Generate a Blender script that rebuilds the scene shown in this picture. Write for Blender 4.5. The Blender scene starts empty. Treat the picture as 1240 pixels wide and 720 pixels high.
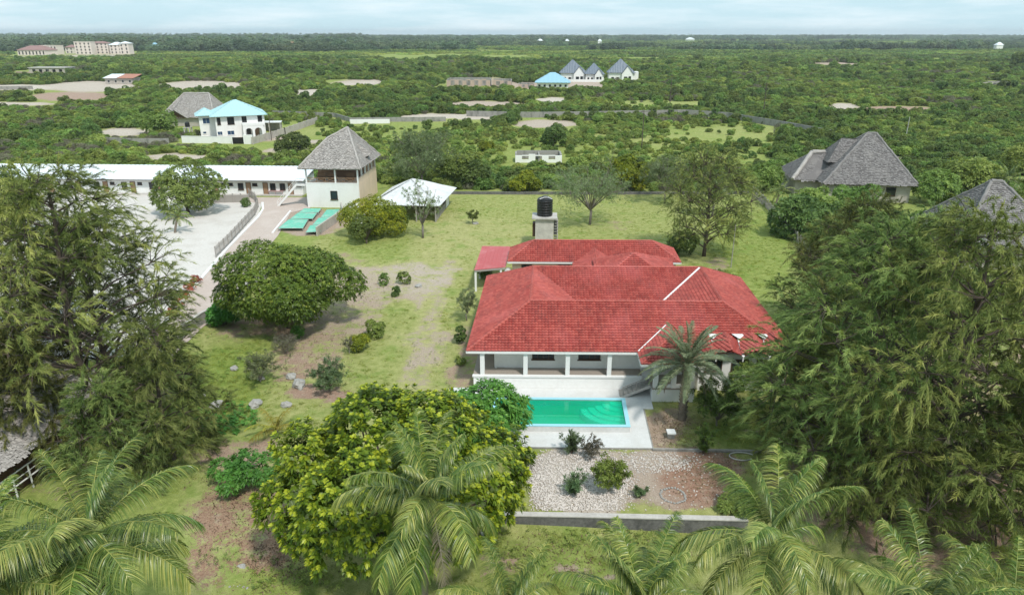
import bpy, bmesh, math, random
import numpy as np
from mathutils import Vector, Matrix
R = math.radians
random.seed(7)
rng = np.random.default_rng(11)
SC = bpy.context.scene
COL = SC.collection

# ------------------------------------------------------------------ camera, sky, sun, exposure
CAM_H, FPX, CX, CY, HOR = 30.0, 850.0, 620.0, 360.0, 320.0      # metres; photo pixels
PITCH = math.atan(HOR / FPX)
SP, CP = math.sin(PITCH), math.cos(PITCH)
cam = bpy.data.cameras.new('camera'); cam_o = bpy.data.objects.new('camera', cam); COL.objects.link(cam_o)
cam.sensor_fit = 'HORIZONTAL'; cam.sensor_width = 36; cam.lens = FPX / 1240 * 36
cam.clip_start = 0.5; cam.clip_end = 30000
cam_o.location = (0, 0, CAM_H); cam_o.rotation_euler = (math.pi / 2 - PITCH, 0, 0)
SC.camera = cam_o

SUN_EL, SUN_AZ = R(56), R(150)          # azimuth measured from +Y towards +X
world = bpy.data.worlds.new('World'); SC.world = world; world.use_nodes = True
wn = world.node_tree; wn.nodes.clear()
w_out = wn.nodes.new('ShaderNodeOutputWorld'); w_bg = wn.nodes.new('ShaderNodeBackground')
sky = wn.nodes.new('ShaderNodeTexSky'); sky.sky_type = 'NISHITA'; sky.sun_disc = False
sky.sun_elevation = SUN_EL; sky.sun_rotation = SUN_AZ; sky.altitude = 30; sky.air_density = 1.0; sky.dust_density = 0.6; sky.ozone_density = 1.6
w_tc = wn.nodes.new('ShaderNodeTexCoord'); w_map = wn.nodes.new('ShaderNodeMapping'); w_map.inputs['Scale'].default_value = (1.0, 1.0, 9.0)
w_noise = wn.nodes.new('ShaderNodeTexNoise'); w_noise.inputs['Scale'].default_value = 5.0; w_noise.inputs['Detail'].default_value = 7; w_noise.inputs['Roughness'].default_value = 0.6
w_ramp = wn.nodes.new('ShaderNodeMapRange'); w_ramp.inputs['From Min'].default_value = 0.42; w_ramp.inputs['From Max'].default_value = 0.66
w_ramp.inputs['To Min'].default_value = 0.0; w_ramp.inputs['To Max'].default_value = 0.75
w_mix = wn.nodes.new('ShaderNodeMix'); w_mix.data_type = 'RGBA'
w_mix.inputs[7].default_value = (4.3, 6.1, 6.95, 1); w_mix.inputs[0].default_value = .88       # pale veil over the blue
w_cl = wn.nodes.new('ShaderNodeMix'); w_cl.data_type = 'RGBA'; w_cl.inputs[7].default_value = (6.7, 7.5, 7.9, 1)     # thin white cloud
wn.links.new(w_tc.outputs['Generated'], w_map.inputs['Vector']); wn.links.new(w_map.outputs[0], w_noise.inputs['Vector'])
wn.links.new(w_noise.outputs['Fac'], w_ramp.inputs['Value']); wn.links.new(w_ramp.outputs[0], w_cl.inputs[0]); wn.links.new(w_mix.outputs[2], w_cl.inputs[6])
wn.links.new(sky.outputs[0], w_mix.inputs[6]); wn.links.new(w_cl.outputs[2], w_bg.inputs['Color'])
w_bg.inputs['Strength'].default_value = 0.12
wn.links.new(w_bg.outputs[0], w_out.inputs['Surface'])

sun = bpy.data.lights.new('sun', 'SUN'); sun.energy = 2.8; sun.angle = R(6); sun.color = (1.0, 0.96, 0.90)
sun_o = bpy.data.objects.new('sun', sun); COL.objects.link(sun_o)
sd = Vector((math.sin(SUN_AZ) * math.cos(SUN_EL), math.cos(SUN_AZ) * math.cos(SUN_EL), math.sin(SUN_EL)))
sun_o.rotation_euler = sd.to_track_quat('Z', 'Y').to_euler()
SC.view_settings.view_transform = 'Standard'; SC.view_settings.look = 'None'
SC.view_settings.exposure = 0.24; SC.view_settings.gamma = 1; SC.view_settings.use_curve_mapping = False
cy = SC.cycles
cy.max_bounces = 5; cy.diffuse_bounces = 3; cy.glossy_bounces = 2; cy.transmission_bounces = 4; cy.transparent_max_bounces = 8; cy.volume_bounces = 0
cy.use_denoising = True

# ------------------------------------------------------------------ helpers
def G(x, y, z=0.0):
    """photo pixel -> the point of the place where its ray meets the level z"""
    v = (y - CY) / FPX; u = (x - CX) / FPX
    t = (CAM_H - z) / (SP + CP * v)
    return Vector((u * t, (CP - SP * v) * t, z))
def atY(x, y, Y):
    v = (y - CY) / FPX; u = (x - CX) / FPX
    t = Y / (CP - SP * v)
    return Vector((u * t, Y, CAM_H - (SP + CP * v) * t))
def proj(X, Y, Z):
    Z = Z - CAM_H
    cz = Y * CP - Z * SP; c2 = -Y * SP - Z * CP
    return CX + FPX * X / cz, CY + FPX * c2 / cz, FPX / cz

def tag(o, label=None, cat=None, group=None, kind=None):
    if label: o['label'] = label
    if cat: o['category'] = cat
    if group: o['group'] = group
    if kind: o['kind'] = kind
    return o
def thing(name, label, cat, loc=(0, 0, 0), rz=0.0, group=None):
    o = bpy.data.objects.new(name, None); COL.objects.link(o)
    o.empty_display_size = 0.3
    o.location = loc; o.rotation_euler = (0, 0, rz)
    return tag(o, label, cat, group)
def link(name, me, parent=None, loc=None, rz=None, scale=None):
    o = bpy.data.objects.new(name, me); COL.objects.link(o)
    if parent: o.parent = parent
    if loc is not None: o.location = loc
    if rz is not None: o.rotation_euler = (0, 0, rz)
    if scale is not None: o.scale = scale if hasattr(scale, '__len__') else (scale,) * 3
    return o
def dup(root, loc, rz=0.0, scale=1.0, label=None, group=None):
    r = root.copy(); COL.objects.link(r)
    r.location = loc; r.rotation_euler = (0, 0, rz); r.scale = (scale,) * 3 if not hasattr(scale, '__len__') else scale
    if label: r['label'] = label
    if group: r['group'] = group
    for ch in list(root.children):
        c = ch.copy(); COL.objects.link(c); c.parent = r
        for g in ch.children:
            d = g.copy(); COL.objects.link(d); d.parent = c
    return r

class MB:
    """collects polygons; build() links them as one mesh object"""
    def __init__(s, mp=None): s.v = []; s.f = []; s.m = []; s.mp = mp; s.cur = 0
    def face(s, pts):
        n = len(s.v); s.v += [tuple(p) for p in pts]; s.f.append(tuple(range(n, n + len(pts)))); s.m.append(s.cur)
    def box(s, x0, x1, y0, y1, z0, z1):
        n = len(s.v)
        s.v += [(x0, y0, z0), (x1, y0, z0), (x1, y1, z0), (x0, y1, z0), (x0, y0, z1), (x1, y0, z1), (x1, y1, z1), (x0, y1, z1)]
        for q in ((0, 3, 2, 1), (4, 5, 6, 7), (0, 1, 5, 4), (1, 2, 6, 5), (2, 3, 7, 6), (3, 0, 4, 7)):
            s.f.append(tuple(n + i for i in q)); s.m.append(s.cur)
        return s
    def prism(s, poly, z0, z1):
        n = len(poly)
        a = sum(poly[i][0] * poly[(i + 1) % n][1] - poly[(i + 1) % n][0] * poly[i][1] for i in range(n))
        if a < 0: poly = poly[::-1]
        s.face([(p[0], p[1], z1) for p in poly]); s.face([(p[0], p[1], z0) for p in poly[::-1]])
        for i in range(n):
            a, b = poly[i], poly[(i + 1) % n]
            s.face([(a[0], a[1], z0), (b[0], b[1], z0), (b[0], b[1], z1), (a[0], a[1], z1)])
        return s
    def bar(s, a, b, w, h=None, up=(0, 0, 1)):
        """rectangular bar from a to b"""
        a, b = Vector(a), Vector(b); d = (b - a).normalized(); up = Vector(up)
        if abs(d.dot(up)) > 0.98: up = Vector((1, 0, 0))
        x = d.cross(up).normalized() * (w / 2); y = x.cross(d).normalized() * ((h or w) / 2)
        c = [a - x - y, a + x - y, a + x + y, a - x + y, b - x - y, b + x - y, b + x + y, b - x + y]
        n = len(s.v); s.v += [tuple(p) for p in c]
        for q in ((0, 1, 2, 3), (7, 6, 5, 4), (4, 5, 1, 0), (5, 6, 2, 1), (6, 7, 3, 2), (7, 4, 0, 3)):
            s.f.append(tuple(n + i for i in q)); s.m.append(s.cur)
        return s
    def tube(s, pts, rad, k=7, cap=True):
        pts = [Vector(p) for p in pts]; n0 = len(s.v)
        for i, p in enumerate(pts):
            d = (pts[min(i + 1, len(pts) - 1)] - pts[max(i - 1, 0)]).normalized()
            a = d.orthogonal().normalized() if i == 0 else (a - d * a.dot(d)).normalized()
            b = d.cross(a); r = rad[i] if hasattr(rad, '__len__') else rad
            for j in range(k):
                t = 2 * math.pi * j / k
                s.v.append(tuple(p + a * (r * math.cos(t)) + b * (r * math.sin(t))))
        for i in range(len(pts) - 1):
            for j in range(k):
                q = n0 + i * k + j; q2 = n0 + i * k + (j + 1) % k
                s.f.append((q, q2, q2 + k, q + k)); s.m.append(s.cur)
        if cap:
            s.f.append(tuple(n0 + j for j in range(k))[::-1]); s.m.append(s.cur)
            e = n0 + (len(pts) - 1) * k
            s.f.append(tuple(e + j for j in range(k))); s.m.append(s.cur)
        return s
    def lathe(s, prof, k=20, c=(0, 0)):
        n0 = len(s.v)
        for r, z in prof:
            for j in range(k):
                t = 2 * math.pi * j / k; s.v.append((c[0] + r * math.cos(t), c[1] + r * math.sin(t), z))
        for i in range(len(prof) - 1):
            for j in range(k):
                q = n0 + i * k + j; q2 = n0 + i * k + (j + 1) % k
                s.f.append((q, q2, q2 + k, q + k)); s.m.append(s.cur)
        return s
    def mesh(s, name, mats, smooth=False):
        v = [s.mp(*p) for p in s.v] if s.mp else s.v
        me = bpy.data.meshes.new(name); me.from_pydata(v, [], s.f); 
        mats = mats if isinstance(mats, (list, tuple)) else [mats]
        for m in mats: me.materials.append(m)
        me.polygons.foreach_set('material_index', s.m)
        if smooth: me.polygons.foreach_set('use_smooth', [True] * len(s.f))
        me.update(); return me
    def build(s, name, mats, parent=None, smooth=False, loc=None, rz=None):
        return link(name, s.mesh(name, mats, smooth), parent, loc, rz)

def fast_mesh(name, V, T=None, Q=None, tint=None, mat=None, smooth=False, midx=None):
    """numpy arrays -> mesh; T (m,3) triangles, Q (k,4) quads, tint per vertex"""
    me = bpy.data.meshes.new(name)
    V = np.asarray(V, np.float32); me.vertices.add(len(V)); me.vertices.foreach_set('co', V.ravel())
    parts = []; tot = []
    if T is not None and len(T): parts.append(np.asarray(T, np.int32).ravel()); tot += [3] * len(T)
    if Q is not None and len(Q): parts.append(np.asarray(Q, np.int32).ravel()); tot += [4] * len(Q)
    lp = np.concatenate(parts); tot = np.array(tot, np.int32)
    me.loops.add(len(lp)); me.loops.foreach_set('vertex_index', lp)
    me.polygons.add(len(tot)); st = np.zeros(len(tot), np.int32); st[1:] = np.cumsum(tot)[:-1]
    me.polygons.foreach_set('loop_start', st)
    if smooth: me.polygons.foreach_set('use_smooth', np.ones(len(tot), bool))
    if tint is not None:
        at = me.attributes.new('tint', 'FLOAT', 'POINT'); at.data.foreach_set('value', np.asarray(tint, np.float32))
    for m in (mat if isinstance(mat, (list, tuple)) else [mat]):
        if m: me.materials.append(m)
    if midx is not None: me.polygons.foreach_set('material_index', np.asarray(midx, np.int32))
    me.update(calc_edges=True); me.validate(); return me

def vnoise(x, y, seed=0):
    """smooth value noise, numpy, 0..1"""
    xi = np.floor(x).astype(np.int64); yi = np.floor(y).astype(np.int64); fx = x - xi; fy = y - yi
    fx = fx * fx * (3 - 2 * fx); fy = fy * fy * (3 - 2 * fy)
    def h(a, b):
        n = (a * 374761393 + b * 668265263 + seed * 974634777) & 0x7fffffff
        n = ((n ^ (n >> 13)) * 1274126177) & 0x7fffffff
        return ((n ^ (n >> 16)) & 0xffff) / 65535.0
    return (h(xi, yi) * (1 - fx) + h(xi + 1, yi) * fx) * (1 - fy) + (h(xi, yi + 1) * (1 - fx) + h(xi + 1, yi + 1) * fx) * fy
def fbm(x, y, seed=0, o=4):
    s = 0; a = 0.5; t = 0
    for i in range(o):
        s = s + a * vnoise(x * 2 ** i, y * 2 ** i, seed + i * 17); t += a; a *= 0.5
    return s / t
def smooth01(a): a = np.clip(a, 0, 1); return a * a * (3 - 2 * a)
def inpoly(x, y, poly):
    x = np.asarray(x); y = np.asarray(y); ins = np.zeros(x.shape, bool); n = len(poly)
    for i in range(n):
        x0, y0 = poly[i][:2]; x1, y1 = poly[(i + 1) % n][:2]
        if y0 == y1: continue
        c = ((y0 > y) != (y1 > y)) & (x < (x1 - x0) * (y - y0) / (y1 - y0) + x0)
        ins ^= c
    return ins

# ------------------------------------------------------------------ materials
def nodes_of(name):
    m = bpy.data.materials.new(name); m.use_nodes = True
    nt = m.node_tree; nt.nodes.clear()
    out = nt.nodes.new('ShaderNodeOutputMaterial')
    return m, nt, out
def N(nt, typ, **kw):
    n = nt.nodes.new(typ)
    for k, v in kw.items():
        if k.startswith('_'): setattr(n, k[1:], v)
        else: n.inputs[k.replace('__', ' ')].default_value = v
    return n
def rgba(c): return (c[0], c[1], c[2], 1)
def mixc(nt, fac, a, b, mode='MIX'):
    n = nt.nodes.new('ShaderNodeMix'); n.data_type = 'RGBA'; n.blend_type = mode
    for sock, val in ((n.inputs[0], fac), (n.inputs[6], a), (n.inputs[7], b)):
        if isinstance(val, bpy.types.NodeSocket): nt.links.new(val, sock)
        elif isinstance(val, (int, float)): sock.default_value = val
        else: sock.default_value = rgba(val)
    return n.outputs[2]
def mrange(nt, val, a, b, c=0.0, d=1.0):
    n = nt.nodes.new('ShaderNodeMapRange'); nt.links.new(val, n.inputs[0])
    for i, x in zip((1, 2, 3, 4), (a, b, c, d)): n.inputs[i].default_value = x
    return n.outputs[0]
def noise(nt, scale, detail=4, rough=0.55, coord=None, sc=None):
    n = N(nt, 'ShaderNodeTexNoise', Scale=scale, Detail=detail, Roughness=rough)
    tc = coord or nt.nodes.new('ShaderNodeTexCoord').outputs['Object']
    if sc:
        mp = nt.nodes.new('ShaderNodeMapping'); mp.inputs['Scale'].default_value = sc; nt.links.new(tc, mp.inputs[0]); tc = mp.outputs[0]
    nt.links.new(tc, n.inputs['Vector']); return n.outputs['Fac']
def attr(nt, name): 
    n = nt.nodes.new('ShaderNodeAttribute'); n.attribute_name = name; return n.outputs['Fac']
def bsdf(nt, out, color, rough=0.8, spec=0.3, bump=None, bstr=0.3, bdist=0.02, metal=0.0):
    b = N(nt, 'ShaderNodeBsdfPrincipled', Roughness=rough, Metallic=metal); b.inputs['Specular IOR Level'].default_value = spec
    if isinstance(color, bpy.types.NodeSocket): nt.links.new(color, b.inputs['Base Color'])
    else: b.inputs['Base Color'].default_value = rgba(color)
    if bump is not None:
        bn = N(nt, 'ShaderNodeBump', Strength=bstr, Distance=bdist); nt.links.new(bump, bn.inputs['Height']); nt.links.new(bn.outputs[0], b.inputs['Normal'])
    nt.links.new(b.outputs[0], out.inputs[0]); return b
def mat_var(name, c1, c2, scale=1.0, rough=0.85, spec=0.25, bstr=0.2, stain=None, sscale=0.5, samt=0.5, ss=None, bdist=0.02):
    """two-colour weathered surface, with an optional stain colour in large blotches"""
    m, nt, out = nodes_of(name)
    n1 = noise(nt, scale * 6, 5, 0.6); col = mixc(nt, mrange(nt, n1, 0.3, 0.7), c1, c2)
    if stain:
        n2 = noise(nt, sscale, 6, 0.65, sc=ss); col = mixc(nt, mrange(nt, n2, 0.48, 0.72, 0, samt), col, stain)
    bsdf(nt, out, col, rough, spec, n1, bstr, bdist); return m
def leaf_mat(name, dark, mid, light, trans=0.35, rough=0.5, spec=0.25, hv=0.12):
    m, nt, out = nodes_of(name)
    r = nt.nodes.new('ShaderNodeValToRGB'); nt.links.new(attr(nt, 'tint'), r.inputs[0])
    e = r.color_ramp.elements; e[0].position = 0.0; e[0].color = rgba(dark); e[1].position = 1.0; e[1].color = rgba(light)
    x = e.new(0.5); x.color = rgba(mid)
    oi = nt.nodes.new('ShaderNodeObjectInfo'); hs = nt.nodes.new('ShaderNodeHueSaturation')
    nt.links.new(mrange(nt, oi.outputs['Random'], 0, 1, 1 - hv * 2, 1 + hv * 2), hs.inputs['Value'])
    mul = nt.nodes.new('ShaderNodeMath'); mul.operation = 'MULTIPLY'; mul.inputs[1].default_value = 7.31; nt.links.new(oi.outputs['Random'], mul.inputs[0])
    fr = nt.nodes.new('ShaderNodeMath'); fr.operation = 'FRACT'; nt.links.new(mul.outputs[0], fr.inputs[0])
    nt.links.new(mrange(nt, fr.outputs[0], 0, 1, 0.5 - hv * 0.16, 0.5 + hv * 0.16), hs.inputs['Hue'])
    nt.links.new(r.outputs[0], hs.inputs['Color'])
    b = N(nt, 'ShaderNodeBsdfPrincipled', Roughness=rough); b.inputs['Specular IOR Level'].default_value = spec
    nt.links.new(hs.outputs[0], b.inputs['Base Color'])
    t = nt.nodes.new('ShaderNodeBsdfTranslucent'); nt.links.new(mixc(nt, 1.0, hs.outputs[0], (1.25, 1.2, 0.7), 'MULTIPLY'), t.inputs['Color'])
    mx = nt.nodes.new('ShaderNodeMixShader'); mx.inputs[0].default_value = trans
    nt.links.new(b.outputs[0], mx.inputs[1]); nt.links.new(t.outputs[0], mx.inputs[2]); nt.links.new(mx.outputs[0], out.inputs[0])
    return m

M = {}
M['white_wall'] = mat_var('white_plaster', (.83, .82, .80), (.78, .77, .74), 0.5, stain=(.62, .60, .57), sscale=0.7, samt=0.35, ss=(1, 1, .35))
M['cream_wall'] = mat_var('cream_plaster', (.74, .58, .44), (.68, .52, .39), 0.5, stain=(.48, .40, .32), sscale=0.6, samt=0.4, ss=(1, 1, .4))
M['white_paint'] = mat_var('white_paint', (.82, .81, .79), (.76, .75, .73), 1.0, rough=.5)
M['deck'] = mat_var('pool_deck_stone', (.66, .655, .64), (.58, .575, .56), 0.8, stain=(.50, .48, .44), sscale=0.5, samt=0.5)
M['floor_tile'] = mat_var('veranda_tile', (.34, .29, .25), (.28, .24, .20), 1.0, rough=.5)
M['concrete'] = mat_var('weathered_concrete', (.36, .34, .31), (.26, .25, .23), 0.8, stain=(.10, .10, .09), sscale=0.7, samt=0.8, ss=(1, 1, .4), bstr=.4)
M['pale_concrete'] = mat_var('pale_concrete', (.55, .52, .48), (.45, .42, .39), 0.8, stain=(.28, .26, .24), sscale=0.8, samt=0.6)
M['coral_block'] = mat_var('coral_block_masonry', (.50, .45, .40), (.40, .36, .32), 1.2, stain=(.22, .20, .18), sscale=0.7, samt=0.6, bstr=.5)
M['pink_block'] = mat_var('pinkish_block', (.55, .40, .33), (.44, .33, .28), 0.8, stain=(.30, .25, .22), sscale=0.4, samt=0.6)
M['dark'] = mat_var('dark_opening', (.020, .019, .018), (.012, .012, .012), 1.0, rough=.6)
M['glass'] = mat_var('dark_window_glass', (.022, .026, .032), (.015, .018, .022), .4, rough=.12, spec=.5, bstr=0)
M['blue_glass'] = mat_var('blue_window_glass', (.03, .07, .14), (.02, .05, .11), .4, rough=.12, spec=.5, bstr=0)
M['brown_wood'] = mat_var('brown_wood', (.10, .055, .035), (.07, .038, .024), 2.0, rough=.6)
M['door_wood'] = mat_var('tan_door_wood', (.34, .21, .13), (.28, .17, .10), 2.0, rough=.6)
M['grey_wood'] = mat_var('weathered_grey_wood', (.40, .37, .34), (.29, .265, .24), 3.0, bstr=.4)
M['bark'] = mat_var('brown_bark', (.13, .10, .08), (.08, .06, .05), 2.0, bstr=.6)
M['grey_bark'] = mat_var('grey_bark', (.24, .21, .18), (.15, .13, .11), 2.0, bstr=.6)
M['palm_bark'] = mat_var('palm_bark', (.25, .21, .17), (.16, .13, .10), 2.0, bstr=.6)
M['black_plastic'] = mat_var('black_tank_plastic', (.014, .014, .015), (.010, .010, .011), 1.0, rough=.38, spec=.5, bstr=.05)
M['rim_blue'] = mat_var('pale_blue_pool_tile', (.36, .68, .76), (.30, .60, .70), 3.0, rough=.3, spec=.5, bstr=.05)
M['stone'] = mat_var('pale_coral_stone', (.72, .66, .60), (.54, .48, .44), 2.5, bstr=.5)
M['grey_stone'] = mat_var('grey_coral_rock', (.46, .44, .41), (.27, .26, .24), 2.0, bstr=.7, stain=(.12, .12, .11), sscale=1.5, samt=.7)
M['red_metal'] = mat_var('red_roof_sheet', (.50, .085, .085), (.42, .075, .075), .5, rough=.45, spec=.4, stain=(.58, .22, .22), sscale=.35, samt=.7)
M['white_metal'] = mat_var('white_roof_sheet', (.80, .82, .84), (.72, .75, .78), .3, rough=.4, spec=.4, stain=(.52, .68, .78), sscale=.12, samt=.6)
M['grey_white_metal'] = mat_var('dull_white_roof_sheet', (.70, .70, .69), (.60, .60, .59), .3, rough=.5, stain=(.42, .41, .40), sscale=.4, samt=.6)
M['turquoise_metal'] = mat_var('turquoise_roof_sheet', (.40, .61, .62), (.36, .56, .58), .3, rough=.45, stain=(.40, .72, .76), sscale=.2, samt=.6)
M['blue_metal'] = mat_var('pale_blue_roof_sheet', (.30, .50, .60), (.26, .45, .56), .2, rough=.45)
M['slate_metal'] = mat_var('grey_blue_roof_sheet', (.17, .20, .24), (.12, .15, .19), .2, rough=.45)
M['gold_metal'] = mat_var('rust_red_roof_sheet', (.45, .20, .13), (.38, .16, .10), .2, rough=.5)
M['net'] = mat_var('green_shade_net', (.12, .44, .31), (.18, .52, .40), .8, rough=.7, stain=(.42, .55, .46), sscale=.7, samt=.7)
M['pink_cloth'] = mat_var('pink_table_top', (.58, .38, .38), (.50, .33, .33), 1, rough=.6)
def tile_mat():
    m, nt, out = nodes_of('red_clay_roof_tile')
    t = attr(nt, 'tint')
    col = mixc(nt, t, (.320, .050, .040), (.465, .100, .076))
    n1 = noise(nt, 1.3, 5, .6, sc=(1, .45, .45)); n2 = noise(nt, 6.0, 3, .6)
    dirt = nt.nodes.new('ShaderNodeMath'); dirt.operation = 'MULTIPLY'
    nt.links.new(mrange(nt, n1, .42, .74, 0.12, .85), dirt.inputs[0]); nt.links.new(mrange(nt, n2, .38, .62, .15, .95), dirt.inputs[1])
    col = mixc(nt, dirt.outputs[0], col, (.13, .040, .036))
    n3 = noise(nt, .25, 3, .5); col = mixc(nt, mrange(nt, n3, .5, .75, 0, .35), col, (.62, .17, .16))
    bsdf(nt, out, col, .55, .35, n2, .1); return m
M['tile'] = tile_mat()
def thatch_mat(name, a, b, c):
    m, nt, out = nodes_of(name)
    col = mixc(nt, attr(nt, 'tint'), a, b)
    n1 = noise(nt, .45, 5, .6); col = mixc(nt, mrange(nt, n1, .5, .75, 0, .6), col, c)
    n2 = noise(nt, 14, 3, .7); col = mixc(nt, mrange(nt, n2, .35, .65, .0, .35), col, (.08, .072, .066), 'MIX')
    bsdf(nt, out, col, .95, .1, n2, .5, .05); return m
M['thatch'] = thatch_mat('grey_palm_thatch', (.31, .285, .265), (.53, .49, .455), (.38, .335, .295))
M['thatch_dark'] = thatch_mat('dark_grey_palm_thatch', (.165, .152, .148), (.305, .285, .275), (.36, .335, .315))
def water_mat():
    m, nt, out = nodes_of('green_pool_water')
    tr = nt.nodes.new('ShaderNodeBsdfTransparent'); tr.inputs[0].default_value = (.16, .95, .72, 1)
    n1 = noise(nt, .5, 4, .6)
    df = nt.nodes.new('ShaderNodeBsdfDiffuse'); nt.links.new(mixc(nt, mrange(nt, n1, .35, .7), (.002, .56, .30), (.01, .64, .40)), df.inputs[0])
    m1 = nt.nodes.new('ShaderNodeMixShader'); m1.inputs[0].default_value = .42
    nt.links.new(tr.outputs[0], m1.inputs[1]); nt.links.new(df.outputs[0], m1.inputs[2])
    gl = N(nt, 'ShaderNodeBsdfGlossy', Roughness=.04); gl.inputs[0].default_value = (1, 1, 1, 1)
    bn = N(nt, 'ShaderNodeBump', Strength=.06, Distance=.03); nt.links.new(noise(nt, 2.5, 3, .5), bn.inputs['Height']); nt.links.new(bn.outputs[0], gl.inputs['Normal'])
    fr = N(nt, 'ShaderNodeFresnel', IOR=1.33); m2 = nt.nodes.new('ShaderNodeMixShader')
    nt.links.new(fr.outputs[0], m2.inputs[0]); nt.links.new(m1.outputs[0], m2.inputs[1]); nt.links.new(gl.outputs[0], m2.inputs[2])
    nt.links.new(m2.outputs[0], out.inputs[0]); return m
M['water'] = water_mat()
# foliage
M['casuarina'] = leaf_mat('casuarina_needles', (.034, .052, .014), (.150, .188, .050), (.400, .410, .130), .30, .6, .15, .2)
M['casuarina_dark'] = leaf_mat('dark_casuarina_needles', (.032, .052, .016), (.128, .172, .050), (.345, .375, .120), .28, .6, .15, .2)
M['mango'] = leaf_mat('mango_leaves', (.040, .080, .010), (.140, .208, .026), (.330, .375, .058), .28, .4, .3, .0)
M['yellow_mango'] = leaf_mat('yellow_green_leaves', (.036, .080, .008), (.150, .225, .018), (.450, .490, .036), .30, .4, .3, .0)
M['bright'] = leaf_mat('bright_green_leaves', (0.046, 0.139, 0.025), (0.109, 0.279, 0.046), (0.217, 0.419, 0.078), .32, .45, .3)
M['coconut'] = leaf_mat('coconut_leaflets', (.026, .060, .010), (.096, .165, .025), (.460, .455, .118), .16, .36, .5, .08)
M['date'] = leaf_mat('date_palm_leaflets', (.075, .105, .058), (.185, .235, .130), (.360, .390, .230), .25, .45, .35)
M['bush_a'] = leaf_mat('scrub_leaves', (.064, .112, .026), (.172, .250, .054), (.310, .385, .098), .28, .5, .25, .16)
M['bush_b'] = leaf_mat('pale_scrub_leaves', (.115, .172, .040), (.260, .335, .078), (.400, .460, .120), .3, .5, .25, .16)
M['bush_c'] = leaf_mat('dark_scrub_leaves', (.048, .086, .024), (.122, .182, .044), (.220, .285, .078), .25, .5, .25, .16)
M['bush_d'] = leaf_mat('dry_grey_scrub', (0.096, 0.096, 0.065), (0.186, 0.178, 0.121), (0.295, 0.279, 0.194), .2, .7, .1, .16)
M['golden'] = leaf_mat('golden_hedge_leaves', (.075, .115, .014), (.210, .250, .024), (.470, .440, .030), .3, .5, .2, .04)
M['feather'] = leaf_mat('feathery_grey_green_leaves', (.115, .150, .080), (.210, .260, .130), (.330, .370, .195), .35, .6, .1)
M['oleander'] = leaf_mat('oleander_leaves', (.060, .110, .048), (.135, .205, .090), (.270, .335, .165), .28, .45, .3)
M['grass'] = leaf_mat('grass_blades', (.130, .200, .034), (.260, .330, .070), (.440, .450, .130), .35, .6, .1, .14)
M['red_leaf'] = leaf_mat('red_shrub_leaves', (0.232, 0.070, 0.039), (0.434, 0.139, 0.078), (0.558, 0.248, 0.124), .25, .5, .2)
M['algae'] = mat_var('green_stained_pool_tile', (.05, .46, .30), (.04, .40, .25), .6, rough=.4)
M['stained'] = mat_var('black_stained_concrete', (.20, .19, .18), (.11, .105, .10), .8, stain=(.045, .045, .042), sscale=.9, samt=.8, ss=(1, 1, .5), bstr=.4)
M['wood'] = leaf_mat('far_wood_leaves', (.062, .100, .052), (.128, .180, .088), (.225, .270, .135), .25, .5, .2, .2)
# ------------------------------------------------------------------ villa frame (sheared slightly out of square to fit its edge lines)
VA = G(565, 425, 3.75)
_a, _b = R(1.0), R(3.2)
UD = Vector((math.cos(_a), -math.sin(_a), 0)); WD = Vector((math.sin(_b), math.cos(_b), 0))
def V(u, w, z=0.0): return (VA.x + UD.x * u + WD.x * w, VA.y + UD.y * u + WD.y * w, z)
def VL(u, w, z=0.0): return (UD.x * u + WD.x * w, UD.y * u + WD.y * w, z)      # relative to the villa's corner
VROOT = (VA.x, VA.y, 0)
POOL = (2.6, 13.85, -7.25, -2.6)      # u0,u1,w0,w1 of the outer rim

WALL_Y = G(700, 621).y - 0.15        # retaining wall line
def ground_z(X, Y):
    wid = 0.35 + 6.0 * (smooth01((-3.0 - X) / 4) + smooth01((X - 18.5) / 4))
    return -1.0 * smooth01((WALL_Y + 0.15 - Y) / wid) + 0.0

# ------------------------------------------------------------------ ground: one sheet to the horizon
def axis(segs):
    a = []
    for s0, s1, st in segs: a += list(np.arange(s0, s1, st))
    return np.array(a)
gx = axis([(0, 100, 1.0), (100, 340, 4.0)]); far = 340 * 1.33 ** np.arange(0, 13); gx = np.concatenate([gx, far]); gx = np.concatenate([-gx[:0:-1], gx])
gy = np.concatenate([[-400, -150, -40, 0], axis([(10, 152, 0.8), (152, 460, 4.0)]), 460 * 1.3 ** np.arange(0, 13)])
GX, GY = np.meshgrid(gx, gy)
gxf, gyf = GX.ravel(), GY.ravel()
gz = ground_z(gxf, gyf) + 0.10 * (fbm(gxf * .15, gyf * .15, 5) - .5) * ((gyf < 55) | (gyf > 140))
_czz = np.maximum(gyf * CP + CAM_H * SP, 0.5)
gpx = CX + FPX * gxf / _czz; gpy = CY + FPX * (-gyf * SP + CAM_H * CP) / _czz       # where each ground point shows, to read its cover off the photograph
jx = (fbm(gxf * .22, gyf * .22, 31) - .5); jy = (fbm(gxf * .22, gyf * .22, 47) - .5)
far_k = np.clip(_czz / 70, .8, 3); bx = gpx + jx * 46 / far_k; by = gpy + jy * 26 / far_k
near = (gyf < 152)
compound = [(200, 760), (238, 405), (275, 375), (392, 285), (420, 262), (470, 245), (545, 236), (905, 236), (960, 290), (1040, 400), (1150, 520), (1300, 760)]
inside = inpoly(gpx, gpy, compound) & (gyf > 5) & near
A_grass = np.full(gxf.shape, .80); A_dry = np.full(gxf.shape, .25); A_red = np.full(gxf.shape, .15); A_pale = np.full(gxf.shape, .15)
A_grass[inside] = .86; A_dry[inside] = .58
A_grass = np.where(gyf < 12, .4, A_grass)
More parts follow.
